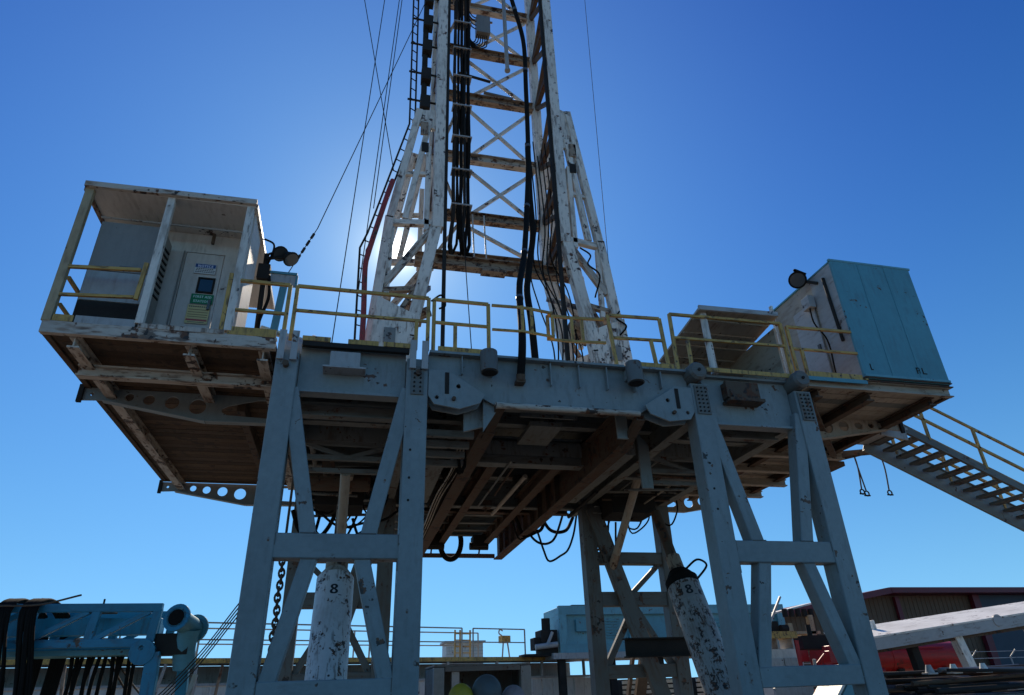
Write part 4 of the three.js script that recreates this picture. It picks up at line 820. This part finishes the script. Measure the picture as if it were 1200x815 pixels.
// ---------------------------------------------------------------- background yard
// mud tank with railed walkway
{
  const t = thing('mud_tank', 'long pale panelled tank with yellow edged walkway behind the towers', 'tank');
  t.position.set(-5.1, 0, -26); t.rotation.y = 21 * rad;
  const X0 = -14, X1 = 18.2;
  part('walkway', box(X0, X1, 2.72, 2.82, 0, 2.4), M.tin, t); part('yellow_edge', box(X0, X1, 2.70, 2.86, -0.04, -0.002), M.yellow, t);
  part('inner_wall', box(X0, X1, 2.1, 2.7, 2.25, 2.3), M.tin, t);
  part('ledge', box(X0, X1, 2.02, 2.1, 0.0, 2.3), M.tin, t);
  for (let x = X0; x < X1; x += 1.2) part('side_panel', box(x + 0.01, x + 1.19, 0.25, 2.0, 0.03 + rr(0, 0.02), 0.1), M.wall, t);
  for (let x = X0; x < X1; x += 2.4) part('bracket_post', box(x, x + 0.1, 2.1, 2.7, -0.0, 0.1), M.tin, t);
  for (let x = X0 + 0.6; x < X1; x += 1.2) part('rib', box(x - 0.03, x + 0.03, 0.3, 1.98, -0.06, 0.03), M.wall, t);
  part('skid', box(X0, X1, 0, 0.24, 0, 2.2), M.dark, t);
}
function deckRail(x0, x1, z, label, step = 2.2) {
  const r = thing('walkway_rail', label, 'railing', 'pale rails on the tank walkway');
  r.position.set(-5.1, 0, -26); r.rotation.y = 21 * rad;
  part('top_bar', beam(P(x0, 3.98, z), P(x1, 3.98, z), 0.05), M.beige, r); part('middle_bar', beam(P(x0, 3.44, z), P(x1, 3.44, z), 0.045), M.beige, r);
  for (let x = x0; x <= x1 + 0.01; x += (x1 - x0) / Math.max(1, Math.round((x1 - x0) / step))) part('post', beam(P(x, 2.82, z), P(x, 3.98, z), 0.05, 0.05, P(0, 0, 1)), M.beige, r);
}
deckRail(-13, 0.2, 0.1, 'pale walkway rail behind the blue lattice section'); deckRail(0.8, 12.9, 2.3, 'pale walkway rail on the far side seen through the left tower', 3.4);
deckRail(0.4, 10.75, 0.1, 'near pale walkway rail left of the yellow gate'); deckRail(11.3, 14.0, 0.1, 'near pale walkway rail right of the yellow gate', 5);
{
  const g = thing('yellow_gate', 'small yellow step gate standing on the tank walkway', 'gate'); g.position.set(-5.1, 0, -26); g.rotation.y = 21 * rad;
  for (const x of [10.7, 10.95, 11.45]) part('post', beam(P(x, 2.82, 0.6), P(x, 3.95, 0.6), 0.06), M.yellow, g);
  for (const y of [3.05, 3.3, 3.55, 3.8]) part('rung', beam(P(10.7, y, 0.6), P(11.45, y, 0.6), 0.045), M.yellow, g);
}
{
  const g = thing('pedestal_box', 'small mustard box on thin legs at the end of the walkway', 'box'); g.position.set(-5.1, 0, -26); g.rotation.y = 21 * rad;
  g.translateX(1.05);
  part('box', box(12.0, 12.45, 3.45, 3.75, 0.5, 0.8), M.yellow, g); part('leg', beam(P(12.05, 2.82, 0.6), P(12.12, 3.45, 0.6), 0.05), M.beige, g); part('leg', beam(P(12.45, 2.82, 0.6), P(12.35, 3.45, 0.6), 0.05), M.beige, g); part('hook', hose([P(12.05, 3.75, 0.6), P(11.9, 3.85, 0.6), P(11.95, 4.0, 0.6), P(12.1, 3.95, 0.6)], 0.03), M.beige, g);
}
{
  const s = thing('far_shed', 'tiny pale ribbed shed far behind the walkway', 'shed');
  part('wall', box(6.8, 9.3, 0, 4.5, 48, 50), M.wall, s); for (let i = 0; i < 9; i++) part('siding_board', box(6.8, 9.3, 2.6 + i * 0.2, 2.62 + i * 0.2, 47.96, 48), M.tin, s); part('roof', box(6.65, 9.45, 4.5, 4.62, 47.8, 50.2), M.tin, s);
}
// doorway in front of the tank with three domed drums
{
  const d = thing('dark_bay', 'dark open bay between two blue grey posts in front of the tank', 'bay');
  for (const x of [2.95, 5.85]) part('post', box(x, x + 0.34, 0, 2.3, 23.6, 23.9), M.blue, d);
  part('lintel', box(3.32, 5.83, 2.18, 2.32, 23.6, 23.9), M.blueRust, d); part('back_panel', box(2.96, 6.18, 0, 2.3, 26.1, 26.16), M.blueRust, d); part('shade_roof_panel', box(2.96, 6.18, 2.325, 2.38, 23.62, 26.2), M.blueRust, d); for (const x of [2.97, 6.12]) part('side_panel', box(x, x + 0.05, 0, 2.3, 23.92, 26.08), M.blueRust, d); part('inner_post', box(3.55, 3.8, 0, 2.17, 23.7, 23.9), M.tin, d);  // roof and side panels added to shut out light and darken the bay
}
for (const [x, d, r, y, m, l] of [[1.95, 12, 0.21, 1.72, paint({ base: [0.62, 0.4, 0.03], chip: 0.0, stain: 0.2 }), 'yellow domed post top at the bottom edge'], [2.38, 12, 0.25, 1.84, paint({ base: [0.13, 0.125, 0.12], chip: 0 }), 'grey domed post top, tallest of the three at the bottom edge'], [2.83, 12, 0.2, 1.67, paint({ base: [0.42, 0.27, 0.25], chip: 0.02 }), 'dull pink domed post top at the bottom edge']]) {
  const b = thing('domed_bollard', l, 'bollard', 'domed posts before the dark bay');
  part('post', pipe(P(x, 0, d), P(x, y - r * 1.1, d), r, 20), m, b);
  const g = new THREE.SphereGeometry(r, 20, 10, 0, Math.PI * 2, 0, Math.PI / 2).toNonIndexed(); g.scale(1, 1.1, 1); g.translate(x, y - r * 1.1, -d); part('dome', g, m, b);
}
// teal engine house on the far deck
{
  const e = thing('engine_house', 'pale teal engine enclosure on a deck behind the far right tower', 'enclosure');
  const R = (a, b, c, d, f, g) => box(a, b, c, d, f, g);
  part('body', R(9.4, 20.6, 2.95, 4.85, 30.4, 33), M.tealPale, e);
  part('frame_beam', R(9.3, 20.7, 4.5, 4.88, 30.2, 30.4), M.tealPale, e); part('frame_beam', R(9.3, 20.7, 2.95, 3.3, 30.2, 30.4), M.tealPale, e);
  for (const x of [9.3, 12.6, 16.2, 20.3]) part('upright', R(x, x + 0.35, 3.3, 4.5, 30.2, 30.4), M.tealPale, e);
  part('panel_box', R(10.1, 10.7, 3.8, 4.3, 30.2, 30.39), M.teal, e); part('door', R(13.4, 14.6, 3.32, 4.4, 30.32, 30.39), M.teal, e);
  part('roof_fitting', R(10.2, 10.9, 4.89, 5.0, 31, 31.4), M.dark, e);
  for (let i = 0; i < 7; i++) part('vent_louvre', R(10.95, 12.2, 3.5 + i * 0.12, 3.56 + i * 0.12, 30.33, 30.4), M.teal, e);
  for (let i = 0; i < 5; i++) part('vent_louvre', R(17, 19.6, 3.6 + i * 0.15, 3.68 + i * 0.15, 30.33, 30.4), M.teal, e);
  part('deck', R(8.9, 21, 2.7, 2.94, 30, 33.5), M.tin, e);
  for (let x = 9.2; x < 21; x += 2.3) part('leg', R(x, x + 0.3, 0, 2.7, 30.2, 30.5), M.dark, e);
}
{
  const m = thing('engine_block', 'dark engine with pale pipes beside the teal enclosure', 'engine');
  part('block', [box(8.5, 9.25, 2.95, 3.9, 30.4, 31.4), box(8.2, 8.6, 3.1, 3.6, 30.5, 31.2)], M.dark, m); part('air_filter', pipe(P(8.85, 3.9, 30.8), P(8.85, 4.4, 30.8), 0.2, 12), M.dark, m); part('manifold', [pipe(P(8.2, 3.2, 30.3), P(9.2, 3.3, 30.3), 0.12, 10), pipe(P(8.7, 3.2, 30.3), P(9.0, 3.8, 30.3), 0.07, 10)], M.tin, m); part('base', box(7.7, 9.3, 2.84, 2.94, 30.3, 31.4), M.dark, m);
}
// dark stacked crates and pallets glimpsed below the teal deck
for (let i = 0; i < 10; i++) { const x = 9.6 + (i % 5) * 2.0, y = Math.floor(i / 5) * 0.95; const c = thing('slatted_crate', 'pale slatted crate in the rows below the teal enclosure', 'crate', 'crates under the teal deck'); for (let k = 0; k < 4; k++) part('slat', box(x, x + 1.6, y + 0.05 + k * 0.22, y + 0.2 + k * 0.22, 34.2, 34.25), M.cream, c); part('side', box(x, x + 1.6, y, y + 0.92, 34.26, 35.2), M.dark, c); }
single('timber_prop', [beam(P(8.3, 0, 20.5), P(8.9, 2.6, 20.2), 0.3, 0.2, P(0, 0, 1)), beam(P(8.0, 0, 20.6), P(8.55, 2.6, 20.3), 0.08, 0.2, P(0, 0, 1))], M.wood[1], 'leaning brown timber prop behind the far right tower', 'timber');
single('cross_girder', [ibeam(P(6.2, 2.35, 15.2), P(9.0, 2.35, 15.2), 0.25, 0.4)], M.dark, 'dark horizontal girder between far tower and tilted cylinder', 'beam');
// blue lattice section, left
{
  const s = thing('lattice_section', 'cobalt blue lattice mast section lying on a stand at far left', 'lattice');
  const x0 = -9.5, x1 = -3.72, d = 16, yb = 2.6, yt = 3.42;
  for (const dd of [d, d + 1.5]) {
    part('chord', beam(P(x0, yt - 0.07, dd), P(x1, yt - 0.07, dd), 0.14, 0.16), M.cobalt, s); part('chord', beam(P(x0, yb + 0.08, dd), P(x1 - 0.1, yb + 0.08, dd), 0.14, 0.16), M.cobalt, s);
    let x = x1 - 0.12, i = 0; while (x > x0) { const b = x - 1.15; part('upright', beam(P(x, yb + 0.1, dd), P(x + 0.05, yt - 0.1, dd), 0.16, 0.13, P(0, 0, 1)), M.cobalt, s); if (b > x0) part('diagonal', beam(P(b + 0.1, yb + 0.15, dd), P(x - 0.1, yt - 0.14, dd), 0.1, 0.1, P(0, 0, 1)), M.cobalt, s); x = b; i++; }
  }
  part('inner_beam', box(x0, x1 - 0.1, yb + 0.28, yt - 0.22, d + 0.5, d + 0.9), M.cobalt, s); part('inner_beam', box(x0, x1 - 0.2, yb - 0.12, yb - 0.02, d + 0.3, d + 1.2), M.teal, s);
  part('lug', plate(Array.from({ length: 16 }, (_, i) => [-3.92 + 0.24 * Math.cos(i / 16 * 2 * Math.PI), yb - 0.1 + 0.24 * Math.sin(i / 16 * 2 * Math.PI)]), d - 0.12, 0.1, [[-3.95, yb - 0.02, 0.05]]), M.cobalt, s);
  part('top_valve', [pipe(P(-4.95, yt, d + 0.3), P(-4.95, yt + 0.14, d + 0.3), 0.02, 6), box(-5.2, -4.7, yt - 0.14, yt + 0.01, d + 0.2, d + 0.5)], M.dark, s);
  part('stand_leg', beam(P(-3.62, 0, d), P(-3.72, yb - 0.1, d), 0.26, 0.2, P(0, 0, 1)), M.cobalt, s); part('stand_leg', beam(P(-3.15, 0, d + 1), P(-3.3, yb - 0.3, d + 1), 0.22, 0.2, P(0, 0, 1)), M.cobalt, s);
  for (const dd of [d, d + 1.5]) part('stand_leg', beam(P(-8.8, 0, dd), P(-8.8, yb + 0.02, dd), 0.24, 0.2, P(0, 0, 1)), M.cobalt, s);
  part('stand_brace', beam(P(-3.22, 0.9, d + 0.9), P(-3.02, 2.1, d + 0.9), 0.1, 0.1, P(0, 0, 1)), M.tin, s);
}
{
  const s = thing('flanged_tee', 'teal blue flanged pipe tee at the end of the lattice section', 'pipe fitting');
  const a = P(-3.34, 3.12, 15.6), b = P(-3.1, 2.95, 16.4);
  part('barrel', pipe(a, b, 0.2, 22), M.teal, s); part('flange', pipe(a, a.clone().lerp(b, 0.06), 0.27, 24), M.cobalt, s); part('flange', pipe(b.clone().lerp(a, 0.06), b, 0.3, 24), M.teal, s);
  part('bore', pipe(a.clone().lerp(b, -0.012), a, 0.16, 22), M.black, s); part('elbow', hose([P(-3.15, 2.95, 16.1), P(-3.2, 2.6, 16.2), P(-3.15, 2.2, 16.3)], 0.22, 16, 14), M.teal, s); part('motor', box(-3.75, -3.1, 2.45, 2.85, 16.0, 16.6), M.dark, s);
}
for (let i = 0; i < 16; i++) {
  const x = -6.66 + (i % 8) * 0.036 + (i > 7 ? 0.44 : 0), l = i > 7 ? 'black hose in the drape nearer the lattice middle' : 'black hose in the thick drape at the left picture edge', k = rr(-0.06, 0.06);
  single('draped_hose', hose([P(x + k + 0.5, 0.4, 15.72), P(x + k * 0.6 + 0.26, 2.0, 15.7 + k), P(x, 3.3, 15.74), P(x + 0.02, 3.5, 16), P(x + 0.03, 3.48, 16.9), P(x + 0.05, 3.1, 17.7), P(x, 0.8, 17.75)], rr(0.02, 0.036), 7, 46), M.black, l, 'hose', i > 7 ? 'hoses draped on the lattice middle' : 'hoses draped at the picture edge');
}
for (let i = 0; i < 12; i++) { const x = -5.5 + i * 0.11; single('hanging_cable', hose([P(x, 2.62, 16.9), P(x + rr(-0.1, 0.1), 1.9, 16.9), P(x + rr(-0.2, 0.2), 0.6, 16.9)], 0.04, 6, 16), M.black, 'black cable hanging below the lattice section', 'cable', 'cables below the lattice section'); }
for (const [a, b, l] of [[[-4.75, 2.5, 17], [-3.4, 1.2, 17], 'rusty orange cable slanting below the lattice'], [[-4.85, 2.45, 17.1], [-3.6, 1.0, 17.1], 'second rusty cable slanting below the lattice'], [[-6.6, 3.36, 15.65], [-5.2, 3.56, 15.66], 'orange brown cable lying across the hose drapes']]) single('rusty_cable', hose([P(...a), P((a[0] + b[0]) / 2, (a[1] + b[1]) / 2 - 0.08, a[2]), P(...b)], 0.02, 6, 20), M.rusty, l, 'cable');
for (let i = 0; i < 4; i++) single('tie_cable', hose([P(-1.42, 2.8 - i * 0.06, 10.3), P(-2.0 - i * 0.03, 2.2 - i * 0.1, 11.2), P(-2.7 - i * 0.08, 1.62 - i * 0.14, 12.1), P(-3.6 - i * 0.1, 1.1 - i * 0.16, 13.2)], 0.009, 5, 24), M.dark, 'thin cable sagging from the left tower towards the lattice stand', 'cable', 'cables tied to the left tower');
// clutter under the lattice
for (let i = 0; i < 9; i++) { const x = -7.2 + i * 0.55; single('yard_stake', beam(P(x, 0, 21), P(x + rr(-0.5, 0.7), rr(2.0, 2.6), 21.2), 0.07, 0.07, P(0, 0, 1)), i % 2 ? M.mastRust : M.tin, 'leaning stake in the clutter behind the hanging cables', 'stake', 'stakes behind the lattice'); }

// right background: building, trailer beam, tank, machinery
{
  const b = thing('workshop_building', 'brown and navy metal workshop with maroon roof edge at far right', 'building');
  part('gable_wall', plate([[25, 0], [52, 0], [52, 6.1], [32.1, 6.1], [25, 5.0]], 37.2, 0.3, [], 0), M.brownWall, b);
  for (let x = 25.2; x < 40; x += 0.32) part('wall_rib', box(x, x + 0.06, 0, x < 32 ? 4.95 + (x - 25) * 0.155 : 6.05, 37.175, 37.2), M.brownWall, b);
  part('navy_panel', box(39.6, 60, 0, 6.08, 36.9, 37.12), M.navyWall, b);
  part('post', box(39.1, 39.6, 0, 6.1, 36.8, 37.1), M.maroon, b); part('post', box(33.3, 33.6, 0, 6.0, 36.9, 37.1), M.maroon, b);
  part('roof_edge', beam(P(24.0, 4.95, 35.9), P(32.3, 6.25, 35.9), 0.1, 0.34), M.maroon, b); part('roof_edge', beam(P(32.25, 6.26, 35.9), P(62, 6.26, 35.9), 0.1, 0.32), M.maroon, b);
  part('soffit', sweep(rect(1.3, 0.06), P(24.1, 4.86, 36.55), P(32.3, 6.14, 36.55)), M.maroon, b); part('soffit', sweep(rect(1.3, 0.06), P(32.3, 6.12, 36.55), P(62, 6.12, 36.55)), M.maroon, b);
  part('roof', [plate([[24, 5.0], [24, 5.08], [32.2, 6.42], [62, 6.42], [62, 6.3], [32.2, 6.3]].reverse(), 35.96, 22, [], 0)], M.maroon, b);
  part('wall_light', box(41.2, 41.9, 5.2, 5.4, 36.7, 36.9), M.tin, b);
}
{
  const w = thing('white_boom', 'long sunlit white boom sloping up to the right picture edge', 'boom');
  w.position.y = -0.33;
  part('top_plate', sweep(rect(1.7, 0.06), P(16.2, 3.17, 20.75), P(30, 4.62, 20.75), new THREE.Vector3(0, Math.cos(11 * rad), Math.sin(11 * rad))), M.cream, w);
  part('side_plate', sweep(rect(0.05, 0.34), P(16.2, 2.8, 19.95), P(30, 4.25, 19.95)), M.tin, w);
  part('bottom_frame', [beam(P(16.3, 2.6, 20.2), P(30, 4.0, 20.2), 0.2, 0.1), beam(P(16.3, 2.6, 21.0), P(30, 4.0, 21.0), 0.2, 0.1)], M.rusty, w);
  part('lug', pipe(P(21.9, 3.52, 19.9), P(21.9, 3.52, 19.97), 0.2, 18), M.tin, w); part('lug', beam(P(17.7, 3.0, 20.9), P(17.6, 3.65, 20.9), 0.2, 0.14, P(0, 0, 1)), M.cream, w);
  part('leg', beam(P(18.9, 0, 20.5), P(18.6, 3.0, 20.5), 0.3, 0.26, P(0, 0, 1)), M.dark, w); part('leg', beam(P(20.9, 0, 20.2), P(20.2, 3.1, 20.2), 0.3, 0.3, P(0, 0, 1)), M.cream, w); part('leg', beam(P(24.6, 0, 20.4), P(23.6, 3.4, 20.4), 0.26, 0.26, P(0, 0, 1)), M.tin, w);
}
{
  const t = thing('red_tank', 'dark red horizontal tank under the white boom', 'tank');
  part('shell', pipe(P(17.5, 2.25, 24), P(23.6, 2.25, 24), 0.52, 28), M.red, t); const g = new THREE.SphereGeometry(0.52, 22, 12).toNonIndexed(); g.scale(0.5, 1, 1); g.translate(23.6, 2.25, -24); part('end_dome', g, M.red, t);
  for (const x of [18.6, 20.6, 22.6]) part('saddle', box(x, x + 0.25, 0, 1.85, 23.6, 24.4), M.dark, t); part('band', pipe(P(20.4, 2.25, 24), P(20.5, 2.25, 24), 0.535, 28), M.red, t); part('rail', pipe(P(18, 2.55, 23.5), P(22.8, 2.55, 23.5), 0.03, 6), M.red, t);
}
{
  const m = thing('red_machine', 'red pump machinery seen through the right front tower', 'machine');
  for (let i = 0; i < 16; i++) { const x = 13.9 + rr(0, 2.2), y = rr(1.5, 2.55), d = rr(19.3, 20.3); part('casting', i % 3 ? box(x, x + rr(0.2, 0.5), y, y + rr(0.15, 0.4), d, d + 0.35) : pipe(P(x, y, d), P(x + rr(0.2, 0.6), y + rr(-0.1, 0.3), d - 0.2), rr(0.06, 0.14), 12), M.red, m); }
  part('frame', [beam(P(13.8, 0, 20), P(13.9, 2.7, 20), 0.14), beam(P(16.2, 0, 20), P(16.1, 2.2, 20), 0.14), box(13.9, 16.2, 0.9, 1.3, 19.8, 20.6)], M.red, m); for (let i = 0; i < 7; i++) { const x = 14.0 + i * 0.32; part('valve_cap', pipe(P(x, rr(1.4, 2.2), 19.4), P(x, rr(1.5, 2.2), 19.48), 0.05, 8), M.tin, m); }
  part('engine', [box(14.3, 15.8, 2.45, 2.85, 20.2, 21.2), pipe(P(14.9, 2.85, 20.6), P(14.9, 3.2, 20.6), 0.08, 8)], M.dark, m);
}
{
  const c = thing('control_cabinet', 'pale grey two door cabinet with mustard top behind the right front tower', 'cabinet');
  part('body', box(12.7, 13.7, 0, 2.45, 19.8, 20.6), M.wall, c); part('door', box(12.74, 13.18, 1.5, 2.2, 19.76, 19.8), M.tin, c); part('door', box(13.22, 13.66, 1.5, 2.2, 19.76, 19.8), M.tin, c); for (const x of [12.7, 13.1, 13.64]) part('shelf_post', box(x, x + 0.06, 2.45, 2.75, 19.8, 20.5), M.tin, c); part('top', box(12.6, 13.8, 2.75, 2.95, 19.7, 20.6), M.yellow, c); part('base_panel', box(12.6, 13.9, 0.4, 1.4, 19.6, 19.7), M.tin, c);
}
{
  const r = thing('yard_trailer', 'cluttered wooden rack and rollers below the maroon roof', 'rack');
  part('rack', [box(15.8, 18.6, 3.2, 3.3, 25, 26.4), box(17.2, 17.4, 2.6, 3.6, 25, 25.2), box(18.2, 18.4, 2.6, 3.9, 25, 25.2), box(15.6, 19, 2.6, 2.75, 25, 26.4)], M.tanPost, r); for (let i = 0; i < 5; i++) part('roller', pipe(P(17.3 + i * 0.3, 3.85, 25.2), P(17.3 + i * 0.3, 4.15, 25.2), 0.11, 10), M.dark, r); part('cover', sweep(rect(0.9, 0.06), P(16.4, 3.9, 25.8), P(18.9, 4.4, 25.8)), M.cream, r); part('stay', beam(P(16.1, 3.2, 25), P(17.1, 4.6, 25), 0.08), M.tin, r); part('support', [box(15.8, 16, 0, 2.6, 25.2, 25.4), box(18.4, 18.6, 0, 2.6, 25.2, 25.4)], M.dark, r); part('load', [box(15.9, 16.9, 3.3, 3.7, 25.2, 25.8), pipe(P(16.9, 3.42, 25.1), P(17.2, 3.42, 25.1), 0.14, 10)], M.dark, r);
}
{
  const g = thing('teal_ramp', 'white topped teal ramp edge at the foot of the right tower', 'ramp');
  part('top', sweep(rect(0.8, 0.05), P(8.9, 0.42, 13.4), P(10.3, 1.84, 13.4)), M.cream, g); part('side', sweep(rect(0.06, 0.22), P(9.0, 0.26, 13.03), P(10.3, 1.6, 13.03)), M.teal, g); part('upright', box(10.2, 10.34, 0, 1.68, 13.04, 13.7), M.teal, g);
}
// pile of pipes and rods on the right
{
  const r = thing('pipe_rack', 'low steel rack holding the dark pipe pile at lower right', 'rack');
  for (const x of [11.6, 14.2, 16.8]) { part('bolster', box(x, x + 0.2, 0.75, 0.9, 13.4, 15.8), M.rusty, r); part('leg', box(x, x + 0.18, 0, 0.75, 13.5, 13.7), M.rusty, r); part('leg', box(x, x + 0.18, 0, 0.75, 15.5, 15.7), M.rusty, r); }
}
for (let i = 0; i < 44; i++) {
  const row = Math.floor(i / 9), loose = row > 1, d = 13.6 + (i % 9) * 0.24 + (row % 2) * 0.12, y = 0.99 + row * 0.155, k = loose ? rr(-0.07, 0.12) : 0, sk = loose ? rr(-0.5, 0.5) : rr(-0.1, 0.1);
  single('drill_pipe', pipe(P(rr(10.8, 13.0), y + k, d + sk), P(rr(15.5, 18.4), y - k + (loose ? rr(0, 0.14) : 0), d - sk), loose ? rr(0.022, 0.06) : rr(0.05, 0.082), 10), i % 4 === 1 ? M.steel : i % 5 === 2 ? M.rusty : M.dark, 'dark pipe in the untidy pile at lower right', 'pipe', 'pipes in the pile');
}
for (const [x, m, l] of [[13.2, M.cream, 'white cone like cap lying on the pipe pile'], [12.55, M.tin, 'pale bracket lying on the pipe pile near the tower'], [14.0, M.cream, 'small white lump on the pipe pile']]) single('scrap_piece', [pipe(P(x, 1.64, 13.5), P(x, 1.8, 13.5), 0.1, 10, 0.05), box(x - 0.13, x + 0.13, 1.61, 1.645, 13.42, 13.6)], m, l, 'scrap');
{
  const f = thing('yard_fence', 'barbed wire topped fence before the navy wall', 'fence');
  for (let x = 21; x < 40; x += 2.4) { part('post', pipe(P(x, 0, 30), P(x, 2.3, 30), 0.035, 8), M.tin, f); part('arm', pipe(P(x, 2.3, 30), P(x + 0.22, 2.62, 29.8), 0.03, 6), M.tin, f); }
  for (const y of [0.4, 1.3, 2.25]) part('wire', pipe(P(21, y, 30), P(40, y, 30), 0.02, 5), M.tin, f); part('wire', pipe(P(21.2, 2.55, 29.85), P(40.2, 2.55, 29.85), 0.015, 5), M.tin, f);
}
single('grey_skip', [box(23.5, 30, 0, 1.75, 21.5, 23.5)], M.grey, 'low grey container right of the red tank', 'container');

renderer.render(scene, camera);
